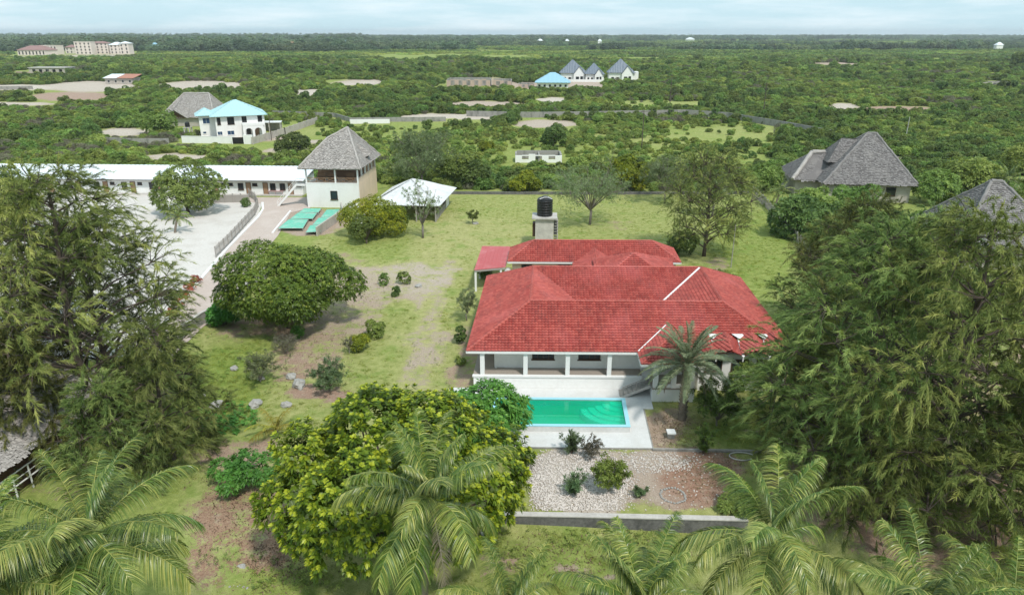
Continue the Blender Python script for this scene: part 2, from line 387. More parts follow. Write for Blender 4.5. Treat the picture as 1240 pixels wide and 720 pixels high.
def blob(x, y, rx, ry, grass=None, dry=None, red=None, pale=None, soft=.5, k=1.0):
    d = np.sqrt(((bx - x) / rx) ** 2 + ((by - y) / ry) ** 2); w = smooth01((1 - d) / soft + .5) * k
    w = np.where(gyf > 5, w, 0)
    for arr, v in ((A_grass, grass), (A_dry, dry), (A_red, red), (A_pale, pale)):
        if v is not None: arr[:] = arr * (1 - w) + v * w
# back lawn and the strip on the right
blob(690, 262, 190, 34, grass=.93, dry=.52)
blob(600, 285, 60, 20, grass=.75, dry=.75)
blob(915, 300, 55, 70, grass=.97, dry=.22); blob(905, 250, 20, 18, grass=.9, dry=.4)
blob(735, 272, 34, 7, grass=.55, dry=.6, red=.3); blob(868, 322, 18, 9, grass=.45, red=.35, pale=.2)
# track and the dry middle
for x, y, rx, ry in ((545, 285, 34, 24), (530, 320, 34, 22), (515, 360, 36, 30), (508, 410, 38, 34), (495, 460, 40, 36)):
    blob(x, y, rx, ry, grass=.70, dry=.80, red=.1, pale=.35)
for x, y, rx, ry in ((530, 395, 11, 44), (519, 450, 12, 40), (540, 345, 11, 34), (500, 430, 8, 40), (508, 380, 8, 34)): blob(x, y, rx, ry, grass=.30, dry=.9, pale=.38, k=.7)
blob(450, 345, 66, 26, grass=.33, dry=.8, red=.32, pale=.42); blob(425, 385, 60, 26, grass=.38, dry=.8, red=.30, pale=.32)
blob(505, 335, 50, 18, grass=.38, dry=.85, red=.2, pale=.55)
blob(380, 430, 55, 16, grass=.38, dry=.7, red=.5, pale=.2); blob(350, 452, 50, 14, grass=.34, red=.6, pale=.15); blob(385, 476, 42, 10, grass=.2, red=.75)
blob(375, 268, 44, 16, grass=.12, dry=.6, red=.3, pale=.3); blob(450, 300, 46, 16, grass=.97, dry=.28); blob(420, 310, 34, 10, grass=.5, dry=.5, red=.3); blob(470, 290, 26, 12, grass=.95, dry=.3)
blob(345, 400, 90, 22, grass=.35, dry=.4, red=.3)
blob(480, 385, 26, 14, grass=.85, dry=.5); blob(460, 440, 34, 30, grass=.85, dry=.5)
# lush corner on the left, soil below it
blob(275, 455, 44, 46, grass=.97, dry=.10); blob(255, 500, 50, 26, grass=.95, dry=.10); blob(320, 415, 30, 14, grass=.9, dry=.2)
blob(300, 545, 60, 22, grass=.28, dry=.6, red=.42); blob(290, 640, 80, 70, grass=.33, dry=.55, red=.42, pale=.0); blob(330, 700, 60, 30, grass=.65, dry=.2)  # bare soil toned darker, shade of the trees is in its colour
blob(110, 520, 130, 110, grass=.55, dry=.2, red=.25)
# round the pool
blob(705, 582, 64, 42, grass=.04, dry=.6, red=.05, pale=.75, soft=.3); blob(800, 580, 66, 36, grass=.08, dry=.6, red=.34, pale=.40)
blob(855, 580, 60, 34, grass=.06, red=.88, pale=.05); blob(770, 560, 60, 12, grass=.2, red=.3, pale=.5)
blob(815, 520, 34, 26, grass=.30, dry=.7, red=.22, pale=.18); blob(893, 526, 34, 18, grass=.97, dry=.12); blob(905, 522, 12, 4, grass=.1, pale=.4, k=.8)
blob(560, 440, 18, 50, grass=.35, dry=.6, red=.25)
blob(700, 675, 130, 46, grass=.80, dry=.22, red=.3, soft=.8); blob(690, 665, 26, 10, grass=.2, red=.35, pale=.3); blob(740, 680, 22, 8, grass=.2, red=.3, pale=.3); blob(620, 660, 26, 10, grass=.25, red=.3)
blob(1000, 590, 60, 50, grass=.30, red=.6); blob(1140, 620, 110, 60, grass=.10, red=.58, pale=.1); blob(1200, 480, 100, 90, grass=.4, red=.4)
# sandy clearings out in the scrub: x, y, half width, half height, paleness, redness
CLEAR = [(88, 117, 52, 5.5, .22, .80), (110, 105, 62, 6.5, .70, .22), (20, 106, 40, 4, .85, .15), (245, 104, 56, 6.0, .68, .25), (375, 112, 21, 4, .85, .2), (432, 100, 44, 3.6, .7, .25), (10, 126, 60, 2.5, .7, .2),
         (580, 99, 44, 5, .5, .45), (668, 122, 20, 4.2, .85, .15), (640, 104, 26, 4, .4, .55), (708, 104, 26, 4, .5, .5), (1018, 129, 21, 4.4, .75, .2), (1085, 132, 50, 3.4, .15, .55),
         (1205, 101, 20, 3, .3, .3), (1010, 78, 34, 2.4, .35, .35), (540, 142, 62, 4.5, .75, .1), (50, 88, 42, 3.5, .7, .3), (150, 67, 130, 1.8, .8, .2), (590, 126, 50, 3.6, .45, .2),
         (150, 160, 34, 5, .75, .2), (385, 172, 20, 3, .6, .2), (215, 190, 40, 4, .7, .2), (300, 163, 60, 9, .5, .2), (1085, 192, 26, 3, .75, .2), (660, 150, 40, 5, .5, .1), (440, 100, 16, 3, .8, .1), (350, 182, 36, 3, .5, .2)]
bx, by = gpx + jx * 8, gpy + jy * 2.0
for x, y, rx, ry, pa, re in CLEAR: blob(x, y, rx, ry, grass=.10, dry=.6, red=re, pale=pa, soft=.5)
for x, y, rx, ry in ((790, 128, 66, 7), (840, 126, 30, 4), (470, 146, 100, 2.6), (340, 160, 70, 6), (720, 160, 60, 7), (800, 170, 60, 8), (900, 160, 60, 8)):
    blob(x, y, rx, ry, grass=.86, dry=.48, soft=.6)
MEADOW = [(790, 128, 62, 6), (840, 126, 28, 4), (470, 146.5, 92, 2.2), (345, 158, 62, 6)]
nyv, nxv = GX.shape
idx = np.arange(nxv * nyv).reshape(nyv, nxv)
quads = np.stack([idx[:-1, :-1], idx[:-1, 1:], idx[1:, 1:], idx[1:, :-1]], -1).reshape(-1, 4)
pool_poly = [V(POOL[0], POOL[2]), V(POOL[1], POOL[2]), V(POOL[1], POOL[3]), V(POOL[0], POOL[3])]
inp = inpoly(gxf, gyf, pool_poly)
quads = quads[~inp[quads].any(1)]
gme = fast_mesh('ground', np.stack([gxf, gyf, gz], -1), Q=quads, smooth=True)
for nm, arr in (('grass', A_grass), ('dry', A_dry), ('red', A_red), ('pale', A_pale)):
    at = gme.attributes.new(nm, 'FLOAT', 'POINT'); at.data.foreach_set('value', arr.astype(np.float32))
def ground_mat():
    m, nt, out = nodes_of('soil_and_grass')
    g, d, r, p = (attr(nt, k) for k in ('grass', 'dry', 'red', 'pale'))
    n_big = noise(nt, .30, 6, .65); n_mid = noise(nt, 1.3, 6, .7); n_fine = noise(nt, 7.0, 5, .75); n_grain = noise(nt, 30.0, 3, .75)
    soil = mixc(nt, mrange(nt, n_fine, .35, .65), (.26, .170, .110), (.45, .335, .235))
    soil = mixc(nt, r, soil, mixc(nt, mrange(nt, n_fine, .35, .65), (.235, .110, .070), (.42, .235, .160)))
    soil = mixc(nt, p, soil, mixc(nt, mrange(nt, n_fine, .35, .65), (.50, .44, .375), (.74, .69, .61)))
    soil = mixc(nt, mrange(nt, n_mid, .50, .70, 0, .55), soil, (.50, .43, .35))
    soil = mixc(nt, mrange(nt, n_grain, .48, .66, 0, .75), soil, (.115, .085, .062))
    gr = mixc(nt, mrange(nt, n_mid, .35, .65), (.150, .220, .034), (.300, .360, .080))
    gr = mixc(nt, d, gr, mixc(nt, mrange(nt, n_mid, .35, .65), (.360, .345, .130), (.55, .49, .25)))
    gr = mixc(nt, mrange(nt, n_big, .52, .68, 0, .6), gr, (.17, .275, .045))
    gr = mixc(nt, mrange(nt, n_grain, .46, .66, 0, .7), gr, (.075, .115, .024))
    # where grass takes over from bare soil
    s = nt.nodes.new('ShaderNodeMath'); s.operation = 'MULTIPLY_ADD'; nt.links.new(n_mid, s.inputs[0]); s.inputs[1].default_value = 1.0; nt.links.new(n_fine, s.inputs[2])
    s2 = nt.nodes.new('ShaderNodeMath'); s2.operation = 'MULTIPLY_ADD'; nt.links.new(n_big, s2.inputs[0]); s2.inputs[1].default_value = 1.0; nt.links.new(s.outputs[0], s2.inputs[2])
    s3 = nt.nodes.new('ShaderNodeMath'); s3.operation = 'MULTIPLY_ADD'; nt.links.new(g, s3.inputs[0]); s3.inputs[1].default_value = 1.0; nt.links.new(s2.outputs[0], s3.inputs[2])
    fac = mrange(nt, s3.outputs[0], 1.84, 2.02)
    col = mixc(nt, fac, soil, gr)
    bsdf(nt, out, col, .95, .1, n_fine, .9, .10); return m
gme.materials.append(ground_mat())
tag(link('ground', gme), kind='structure')

# ------------------------------------------------------------------ paved and sandy sheets
def sheet(name, pts, z, mat, thick=.0):
    m = MB(); m.face([(p[0], p[1], z) for p in pts])
    return tag(m.build(name, mat), kind='structure')
M['sand'] = mat_var('white_coral_sand', (.64, .60, .56), (.54, .50, .46), .5, stain=(.42, .37, .32), sscale=.22, samt=.6)
M['drive'] = mat_var('pinkish_sand_drive', (.52, .43, .38), (.44, .36, .31), .6, stain=(.58, .50, .45), sscale=.25, samt=.7)
sheet('sand_court', [G(-160, 300), G(-160, 226), G(-120, 228), G(0, 232), G(262, 237), G(318, 246), G(312, 262), G(275, 300), G(236, 345), G(212, 372), G(170, 430), G(60, 440), G(-120, 420)], .035, M['sand'])
sheet('driveway', [G(262, 239), G(372, 239), G(376, 252), G(352, 258), G(337, 285), G(300, 330), G(272, 378), G(246, 396), G(205, 436), G(168, 436), G(214, 375), G(238, 346), G(277, 301), G(314, 263), G(320, 247), G(310, 246)], .05, M['drive'])
kb = MB(); kp = [G(318, 246), G(318.5, 254), G(313, 263), G(276, 301), G(237, 346), G(213, 374), G(168, 436)]
for a, b in zip(kp, kp[1:]): kb.bar(a + Vector((0, 0, .1)), b + Vector((0, 0, .1)), .40, .26)
tag(kb.build('kerb', M['white_paint']), kind='structure')
kb = MB(); kb.bar(G(352, 256) + Vector((0, 0, .1)), G(330, 283) + Vector((0, 0, .1)), .30, .24)
tag(kb.build('kerb', M['white_paint']), kind='structure')
# ------------------------------------------------------------------ tiled / thatched roof planes as real courses
def courses(poly, cw, cl, lift, roll=0.0, jit=0.0, seed=0, seg=2, gap=0.0):
    """poly: convex 3-D polygon (planar). Returns V, Q, tint of overlapping courses clipped to it."""
    rr = np.random.default_rng(seed)
    P = [Vector(p) for p in poly]
    n = Vector((0, 0, 0))
    for i in range(len(P)): n += (P[i] - P[0]).cross(P[(i + 1) % len(P)] - P[0])
    n.normalize(); n = -n if n.z < 0 else n
    e = Vector((0, 0, 1)).cross(n).normalized(); s = n.cross(e)          # e along the eave, s up the slope
    if s.z < 0: s = -s
    o = P[0]; E_ = [(p - o).dot(e) for p in P]; S_ = [(p - o).dot(s) for p in P]
    e0, e1, s0, s1 = min(E_), max(E_), min(S_), max(S_)
    Vv, Q, T = [], [], []
    rows = int(math.ceil((s1 - s0) / cl)) ; colsn = int(math.ceil((e1 - e0) / cw)) + 1
    nseg = seg
    for i in range(rows):
        sb = s0 + i * cl; st = sb + cl * 1.02
        # extent of the polygon in this course
        xs = []
        for k in range(len(P)):
            a0, a1 = S_[k], S_[(k + 1) % len(P)]; b0, b1 = E_[k], E_[(k + 1) % len(P)]
            for lv in (sb, min(st, s1)):
                if (a0 - lv) * (a1 - lv) <= 0 and a0 != a1: xs.append(b0 + (b1 - b0) * (lv - a0) / (a1 - a0))
            if sb <= a0 <= st: xs.append(b0)
        if not xs: continue
        j0 = int((min(xs) - e0) / cw) - 1; j1 = int((max(xs) - e0) / cw) + 2
        off = (rr.random() if jit else 0) * cw
        for j in range(j0, j1):
            x0 = e0 + j * cw - off; w = cw - gap
            dz = lift * (1 + jit * (rr.random() - .5)); ds = cl * jit * (rr.random() - .3) * .8
            tn = rr.random(); b = len(Vv)
            for q in range(nseg + 1):
                h = roll * math.sin(math.pi * q / nseg) if roll else 0
                x = x0 + w * q / nseg
                p = o + e * x
                Vv += [p + s * st + n * (h + .004), p + s * (sb - ds) + n * (h + dz), p + s * (sb - ds + .01) + n * (-.01)]; T += [tn] * 3
            for q in range(nseg):
                c = b + q * 3; Q += [(c + 1, c + 4, c + 3, c), (c + 2, c + 5, c + 4, c + 1)]
    me = bpy.data.meshes.new('tmp'); me.from_pydata(Vv, [], Q)
    at = me.attributes.new('tint', 'FLOAT', 'POINT'); at.data.foreach_set('value', T)
    bm = bmesh.new(); bm.from_mesh(me); bpy.data.meshes.remove(me)
    ctr = sum(P, Vector()) / len(P)
    for i in range(len(P)):
        a, b2 = P[i], P[(i + 1) % len(P)]
        pn = (b2 - a).cross(n).normalized()
        if pn.dot(ctr - a) > 0: pn = -pn
        if abs((b2 - a).normalized().z) < .05 and a.z < ctr.z: continue            # the eave edge keeps its uneven ends
        bmesh.ops.bisect_plane(bm, geom=bm.verts[:] + bm.edges[:] + bm.faces[:], dist=1e-5, plane_co=a, plane_no=pn, clear_outer=True)
    lay = bm.verts.layers.float['tint']; bm.verts.index_update()
    v = [tuple(x.co) for x in bm.verts]; t = [x[lay] for x in bm.verts]; f = [tuple(x.index for x in fc.verts) for fc in bm.faces]
    bm.free(); return v, f, t
def roof_part(name, polys, mat, parent, under=.05, seed=0, stuff=True, **kw):
    """all courses of one roof joined in one part, over a solid deck"""
    v, f, t = [], [], []
    for k, p in enumerate(polys):
        a, b, c = courses(p, seed=seed + k, **kw); n = len(v)
        v += a; f += [tuple(n + i for i in q) for q in b]; t += c
        P = [Vector(q) for q in p]; nn = (P[1] - P[0]).cross(P[2] - P[0]).normalized(); nn = nn if nn.z > 0 else -nn
        n = len(v); m = len(P)
        v += [tuple(q - nn * .012) for q in P] + [tuple(q - nn * (.012 + under)) for q in P]; t += [.2] * (2 * m)
        f += [tuple(range(n, n + m)), tuple(range(n + m, n + 2 * m))[::-1]] + [(n + i, n + m + i, n + m + (i + 1) % m, n + (i + 1) % m) for i in range(m)]
    me = bpy.data.meshes.new(name); me.from_pydata(v, [], f)
    at = me.attributes.new('tint', 'FLOAT', 'POINT'); at.data.foreach_set('value', t)
    me.materials.append(mat); me.update()
    return link(name, me, parent)
TILE = dict(cw=.30, cl=.31, lift=.075, roll=.075, seg=2)
def ridge_caps(name, a, b, mat, parent, r=.13, step=.42):
    a, b = Vector(a), Vector(b); d = (b - a); L = d.length; d.normalize(); n = max(2, int(L / step)); m = MB()
    x = d.cross(Vector((0, 0, 1))).normalized(); y = x.cross(d).normalized()
    if y.z < 0: y = -y
    for i in range(n):
        p0 = a + d * (L * i / n); p1 = a + d * (L * (i + 1.12) / n)
        ring = []
        for p, rr_, up in ((p0, r * 1.15, .045), (p1, r * .95, .02)):
            ring.append([p + x * (rr_ * math.cos(t)) + y * (rr_ * .75 * math.sin(t) + up) for t in (math.pi, math.pi * .72, math.pi * .5, math.pi * .28, 0)])
        for k in range(4): m.face([ring[0][k], ring[0][k + 1], ring[1][k + 1], ring[1][k]])
        m.face(ring[0])
    me = m.mesh(name, mat); at = me.attributes.new('tint', 'FLOAT', 'POINT'); at.data.foreach_set('value', [1.0] * len(me.vertices))
    return link(name, me, parent)
def window(parent, mp, u0, u1, z0, z1, w, frame=M['brown_wood'], pane=M['glass'], fw=.07, bars=1, face='front', name='window', sill=True):
    """frame (a part) standing proud of the wall at depth w, pane set back inside it (a sub-part)"""
    if face == 'front': f = lambda a, b, z: mp(a, b, z)
    else: f = lambda a, b, z: mp(b, a, z)
    sgn = -1 if face in ('front', 'left') else 1
    def bx(m, a0, a1, b0, b1, z0_, z1_): 
        lo, hi = min(b0, b1), max(b0, b1); m.box(a0, a1, lo, hi, z0_, z1_)
    m = MB(f); o = w + sgn * .07; i = w - sgn * .02
    bx(m, u0, u1, i, o, z1 - fw, z1); bx(m, u0, u1, i, o, z0, z0 + fw)
    bx(m, u0, u0 + fw, i, o, z0 + fw, z1 - fw); bx(m, u1 - fw, u1, i, o, z0 + fw, z1 - fw)
    for k in range(bars):
        c = u0 + (u1 - u0) * (k + 1) / (bars + 1); bx(m, c - fw * .35, c + fw * .35, i, o - sgn * .02, z0 + fw, z1 - fw)
    if sill: bx(m, u0 - .08, u1 + .08, i, o + sgn * .08, z0 - .07, z0 - .003)
    fr = m.build(name, frame, parent)
    p = MB(f); bx(p, u0 + fw * .8, u1 - fw * .8, w - sgn * .015, w + sgn * .025, z0 + fw * .8, z1 - fw * .8); p.build('pane', pane, fr)
    return fr
def door(parent, mp, u0, u1, z0, z1, w, mat=M['door_wood'], face='front'):
    f = (lambda a, b, z: mp(a, b, z)) if face == 'front' else (lambda a, b, z: mp(b, a, z))
    m = MB(f); m.box(u0, u1, w - .05, w + .02, z0, z1); d = m.build('door', mat, parent)
    k = MB(f); k.box(u0 - .07, u0 - .002, w - .07, w + .02, z0, z1 + .07); k.box(u1 + .002, u1 + .07, w - .07, w + .02, z0, z1 + .07); k.box(u0 - .002, u1 + .002, w - .07, w + .02, z1 + .002, z1 + .07)
    k.build('door_frame', M['brown_wood'], d)
    h = MB(f); h.box(u1 - .14, u1 - .09, w - .11, w - .052, z0 + .95, z0 + 1.08); h.build('handle', M['glass'], d); return d

# ------------------------------------------------------------------ the red villa
villa = thing('villa', 'large white bungalow with red tiled hip roofs and a columned veranda facing the pool', 'house', VROOT)
ZE, ZR = 3.75, 6.5
RU, BKE = 29.0, 20.3
Lr, Rr, Fr, Br = 5.45, 23.4, 5.4, 15.7
mid = 10.55; ZI = ZR - (mid - Fr) * .5
vv = lambda *p: VL(*p)
def Z(u, w, z): return Vector(VL(u, w, z))
LP1, LP2, RP3, RP4 = Z(Lr, Fr, ZR), Z(Lr, Br, ZR), Z(Rr, Fr, ZR), Z(Rr, Br, ZR)
IL, IR = Z(Lr + 5.15, mid, ZI), Z(Rr - 5.15, mid, ZI)
EA, EB, EC, ED = Z(0, 0, ZE), Z(RU, 0, ZE), Z(RU, BKE, ZE), Z(0, BKE, ZE)
sl = (ZR - ZE) / Fr
CUTW = 1.9; CUTZ = ZE + CUTW * sl; CU0 = 20.9       # front slope is cut back where the folded porch roof joins
main = [[EA, Z(CU0, 0, ZE), Z(CU0, Fr, ZR), LP1], [Z(CU0, CUTW, CUTZ), Z(26.9, CUTW, CUTZ), Z(26.9, Fr - 3.2 * 0 - (26.9 - Rr) * .965, ZR - (26.9 - Rr) * .965 * sl), RP3, Z(CU0, Fr, ZR)],
        [EA, LP1, LP2, ED], [EB, EC, RP4, RP3], [ED, LP2, RP4, EC],
        [LP1, IL, IR, RP3], [LP2, RP4, IR, IL], [LP1, LP2, IL], [RP3, IR, RP4]]
main.append([Z(26.9, 0, ZE), EB, Z(26.9, Fr - (26.9 - Rr) * .965, ZR - (26.9 - Rr) * .965 * sl)])
tag(roof_part('main_roof', main, M['tile'], villa, seed=3, **TILE), 'red clay tile roof with weathered dark rows around a sunken valley', kind='stuff')
for a, b in ((EA, LP1), (LP1, LP2), (LP1, RP3), (RP3, RP4), (RP3, EB), (LP2, ED), (LP2, RP4), (RP4, EC)): ridge_caps('ridge_cap', a, b, M['tile'], villa)
def strip(name, a, b, w, mat, dz=.03):
    m = MB(); m.bar(Vector(a) + Vector((0, 0, dz)), Vector(b) + Vector((0, 0, dz)), w, .05); return m.build(name, mat, villa)
strip('valley_gutter', RP4 + (IR - RP4) * .04, IR, .20, M['white_paint'], .15)
strip('valley_gutter', LP2, IL, .12, M['concrete'], .03)
# porch bay beside the steps
ZB = 5.1; bu0, bu1, bw = 15.1, 20.5, -2.4; bm_ = (bu0 + bu1) / 2; hw = (bu1 - bu0) / 2
wtop = (ZB - ZE) / sl
B0, B1, BA, BT = Z(bu0, bw, ZE), Z(bu1, bw, ZE), Z(bm_, bw + hw, ZB), Z(bm_, wtop + .05, ZB + .02)
bay = [[B0, B1, BA], [B0, BA, BT, Z(bu0, 0, ZE + .02)], [B1, Z(bu1, 0, ZE + .02), BT, BA]]
tag(roof_part('porch_roof', bay, M['tile'], villa, seed=23, **TILE), 'small red hip roof over the porch bay', kind='stuff')
for a, b in ((B0, BA), (B1, BA), (BA, BT)): ridge_caps('ridge_cap', a, b, M['tile'], villa, .11)
strip('valley_gutter', Z(bu0, .02, ZE), BT, .10, M['white_paint'], .13)
# folded gable porch roof with white gutters
zig = []
for k, (uv0, ur, uv1) in enumerate(((20.7, 21.3, 21.85), (21.85, 23.0, 24.2), (24.2, 25.35, 26.45), (26.45, 27.3, 28.1))):
    rb, rf = Z(ur, CUTW, CUTZ + .16), Z(ur, -1.0, 4.45)
    for uv in (uv0, uv1): zig.append([Z(uv, CUTW, CUTZ - .30), Z(uv, -.25, 3.62), rf, rb] if uv < ur else [rb, rf, Z(uv, -.25, 3.62), Z(uv, CUTW, CUTZ - .30)])
    ridge_caps('ridge_cap', rf, rb, M['tile'], villa, .10)
tag(roof_part('folded_porch_roof', zig, M['tile'], villa, seed=40, **TILE), 'row of small folded red gables with white gutters between', kind='stuff')
for uv in (21.85, 24.2, 26.45):
    m = MB(); c0, c1 = Z(uv, CUTW + .02, CUTZ - .18), Z(uv, -.45, 3.62)
    m.bar(c0, c1, .24, .06); m.face([Z(uv - .62, CUTW - .05, CUTZ + .07), Z(uv, CUTW - .62, CUTZ - .16), Z(uv + .62, CUTW - .05, CUTZ + .07)])
    m.bar(Z(uv, -.42, 3.62), Z(uv, -.42, 3.15), .10); m.build('gutter', M['white_paint'], villa)
# fascia boards
def fascia(a, b, h=.20, t=.05, out=.0):
    m = MB(); a, b = Vector(a), Vector(b); m.bar(a - Vector((0, 0, .10)), b - Vector((0, 0, .10)), t, h); return m.build('fascia', M['white_paint'], villa)
for a, b in ((Z(-.03, -.04, ZE), Z(bu0 - .02, -.04, ZE)), (Z(-.04, -.06, ZE), Z(-.04, BKE, ZE)), (Z(bu0 - .03, bw - .05, ZE), Z(bu1, bw - .05, ZE)), (Z(bu0 - .05, bw, ZE), Z(bu0 - .05, -.1, ZE)), (Z(RU + .04, 0, ZE), Z(RU + .04, BKE, ZE))): fascia(a, b)
# walls, veranda
m = MB(vv); m.box(.55, 15.6, .12, 19.7, 0, 1.22); m.build('plinth', M['white_wall'], villa)
m = MB(vv); m.box(15.603, 28.4, .6, 19.7, 0, 1.22); m.build('plinth', M['white_wall'], villa)
m = MB(vv); m.box(.50, 15.6, .07, 1.75, 1.223, 1.33); m.box(.50, 2.4, 1.753, 7.0, 1.223, 1.33); m.build('veranda_floor', M['floor_tile'], villa)
m = MB(vv); m.box(.46, 15.6, .03, .30, 1.2, 1.36); m.build('floor_edge', M['white_paint'], villa)
m = MB(vv); m.box(2.3, 28.0, 1.78, 19.3, 1.225, 3.62); m.build('wall', M['white_wall'], villa)
m = MB(vv); m.box(.9, 2.29, 6.2, 6.45, 1.335, 3.62); m.build('recess_wall', M['brown_wood'], villa)
for u0, u1 in ((5.75, 7.75), (9.95, 11.95)): window(villa, vv, u0, u1, 2.18, 3.25, 1.78, bars=3)
for u in (1.35, 5.2, 8.95, 12.65): m = MB(vv); m.box(u - .19, u + .19, .12, .50, 1.33, 3.66); m.build('column', M['white_paint'], villa)
m = MB(vv); m.box(2.35, 2.55, 1.62, 1.775, 1.335, 1.40); m.box(3.2, 15.5, 1.70, 1.777, 1.335, 1.43); m.build('skirting', M['white_paint'], villa)
m = MB(vv); m.box(.5, 28.4, .25, 1.7, 3.60, 3.66); m.box(.4, 2.3, 1.703, 19.7, 3.60, 3.66); m.build('veranda_ceiling', M['white_paint'], villa)
# porch bay below
m = MB(vv); m.box(16.25, 19.9, -2.05, .59, 0, 1.22); m.build('porch_plinth', M['white_wall'], villa)
m = MB(vv); m.box(16.2, 19.95, -2.1, .55, 1.223, 1.33); m.build('porch_floor', M['floor_tile'], villa)
for u, w in ((16.5, -1.85), (19.6, -1.85), (18.05, -1.85)): m = MB(vv); m.box(u - .2, u + .2, w - .2, w + .2, 1.333, 3.66); m.build('column', M['white_paint'], villa)
m = MB(vv); m.box(16.72, 17.83, -1.98, -1.80, 1.333, 1.62); m.box(18.27, 19.38, -1.98, -1.80, 1.333, 1.62); m.build('parapet', M['white_wall'], villa)
m = MB(vv); m.box(16.0, 20.3, -2.2, 1.7, 3.663, 3.70); m.build('porch_ceiling', M['white_paint'], villa)
m = MB(vv); m.box(20.6, 27.4, .15, 1.77, 1.225, 3.60); m.box(20.6, 27.4, .15, .598, 0, 1.222); m.build('bow_room', M['white_wall'], villa)
for u0, u1 in ((21.1, 22.6), (23.4, 24.9), (25.6, 27.0)): window(villa, vv, u0, u1, 1.9, 3.1, .15, bars=2)
# steps down to the pool deck
m = MB(vv); n = 7
for i in range(n):
    u0 = 16.15 - (i + 1) * .37; z = 1.33 - (i + 1) * (1.23 / (n + .5)); m.box(u0, u0 + .42, -1.35, -.15, z - .07, z)
    m.box(u0 + .37, u0 + .42, -1.35, -.15, z + .001, z + .12)
stairs = m.build('stairs', M['concrete'], villa)
for w in (-1.42, -.13):
    m = MB(vv); m.bar((16.15, w, 1.16), (13.6, w, -.02), .09, .22); m.build('stringer', M['pale_concrete'], stairs)
m = MB(vv); m.bar((16.1, -1.38, 2.15), (13.75, -1.38, 1.0), .05); 
for t in (0.02, .5, .98): m.bar((16.1 - 2.35 * t, -1.38, 1.15 - 1.12 * t), (16.1 - 2.35 * t, -1.38, 2.15 - 1.15 * t), .04)
m.build('handrail', M['grey_wood'], stairs)
# lantern roof, link and rear wing
AP = Z(16.5, 18.8, 7.1); hz = 5.0; hr = (7.1 - hz) / .5
c4 = [Z(16.5 - hr, 18.8 - hr, hz), Z(16.5 + hr, 18.8 - hr, hz), Z(16.5 + hr * 1.2, 18.8 + hr, hz), Z(16.5 - hr, 18.8 + hr, hz)]
LW, LE = 12.75, 4.95
link_e = [[Z(10.0, 19.0, ZE - .15), Z(10.0, 26.2, ZE - .15), Z(LW, 27.75, LE), Z(LW, 19.0, LE)], [Z(15.5, 26.2, ZE - .15), Z(15.5, 19.0, ZE - .15), Z(LW, 19.0, LE), Z(LW, 27.75, LE)]]
tag(roof_part('link_roof', [[c4[0], c4[1], AP], [c4[1], c4[2], AP], [c4[2], c4[3], AP], [c4[3], c4[0], AP]] + link_e, M['tile'], villa, seed=60, **TILE), kind='stuff')
for c in c4: ridge_caps('ridge_cap', c, AP, M['tile'], villa)
ridge_caps('ridge_cap', Z(LW, 19.2, LE), Z(LW, 27.75, LE), M['tile'], villa)
w0, w1, wu0, wu1 = 25.9, 31.9, 2.05, 23.2; wm = 28.9; WZ = 5.65
W1, W2 = Z(wu0 + 3.05, wm, WZ), Z(wu1 - 3.3, wm, WZ)
c = [Z(wu0, w0, ZE), Z(wu1, w0, ZE), Z(wu1, w1, ZE), Z(wu0, w1, ZE)]
tag(roof_part('rear_roof', [[c[0], c[1], W2, W1], [c[1], c[2], W2], [c[2], c[3], W1, W2], [c[3], c[0], W1]], M['tile'], villa, seed=80, **TILE), 'red tiled hip roof of the rear wing', kind='stuff')
for a, b in ((c[0], W1), (c[1], W2), (c[2], W2), (c[3], W1), (W1, W2)): ridge_caps('ridge_cap', a, b, M['tile'], villa)
for a, b in ((Z(wu0, w0 - .04, ZE), Z(wu1, w0 - .04, ZE)), (Z(wu0 - .04, w0, ZE), Z(wu0 - .04, w1, ZE)), (Z(wu1 + .04, w0, ZE), Z(wu1 + .04, w1, ZE))): fascia(a, b)
m = MB(vv); m.box(wu0 + .5, wu1 - .5, w0 + .55, w1 - .5, 0, 3.66); m.build('rear_wall', M['cream_wall'], villa)
m = MB(vv); m.box(10.6, 14.9, 19.72, 26.42, 0, 3.5); m.build('link_wall', M['cream_wall'], villa)
for u0, u1 in ((3.7, 5.0), (8.2, 9.7)): window(villa, vv, u0, u1, 1.9, 3.25, w0 + .55, bars=1)

# carport on the left of the rear wing
cp = thing('carport', 'open carport with a flat faded red sheet roof on white posts behind the villa', 'carport', VROOT)
cz = 3.1
m = MB(vv); q = [(-2.05, 25.4, cz - .25), (1.80, 25.9, cz), (1.85, 34.6, cz + .05), (-2.05, 35.6, cz - .2)]
def quad_slab(m, q, t=.05):
    m.face(q); m.face([(a, b, z - t) for a, b, z in q][::-1])
    for i in range(4): a, b = q[i], q[(i + 1) % 4]; m.face([a, (a[0], a[1], a[2] - t), (b[0], b[1], b[2] - t), b])
quad_slab(m, q); m.build('roof', M['red_metal'], cp)
m = MB(vv)
for k in range(1, 8):
    t = k / 8; m.bar((-2.05 + 3.87 * t, 25.42 + .5 * t, cz - .25 + .25 * t + .012), (-2.05 + 3.9 * t, 35.6 - 1.0 * t, cz - .2 + .25 * t + .012), .05, .03)
m.build('roof_rib', M['red_metal'], cp)
for u, w in ((-1.9, 25.6), (-1.9, 30.5), (-1.9, 35.3), (1.2, 25.9)): m = MB(vv); m.box(u - .12, u + .12, w - .12, w + .12, 0, cz - .27); m.build('post', M['white_paint'], cp)
m = MB(vv); m.bar((-2.0, 25.45, cz - .42), (1.7, 25.85, cz - .2), .08, .22); m.build('fascia', M['grey_wood'], cp)
m = MB(vv); m.tube([(2.05, 25.2, 2.55), (2.05, 26.2, 2.55)], .42, 12); tk = m.build('small_tank', M['pale_concrete'], cp, smooth=True)

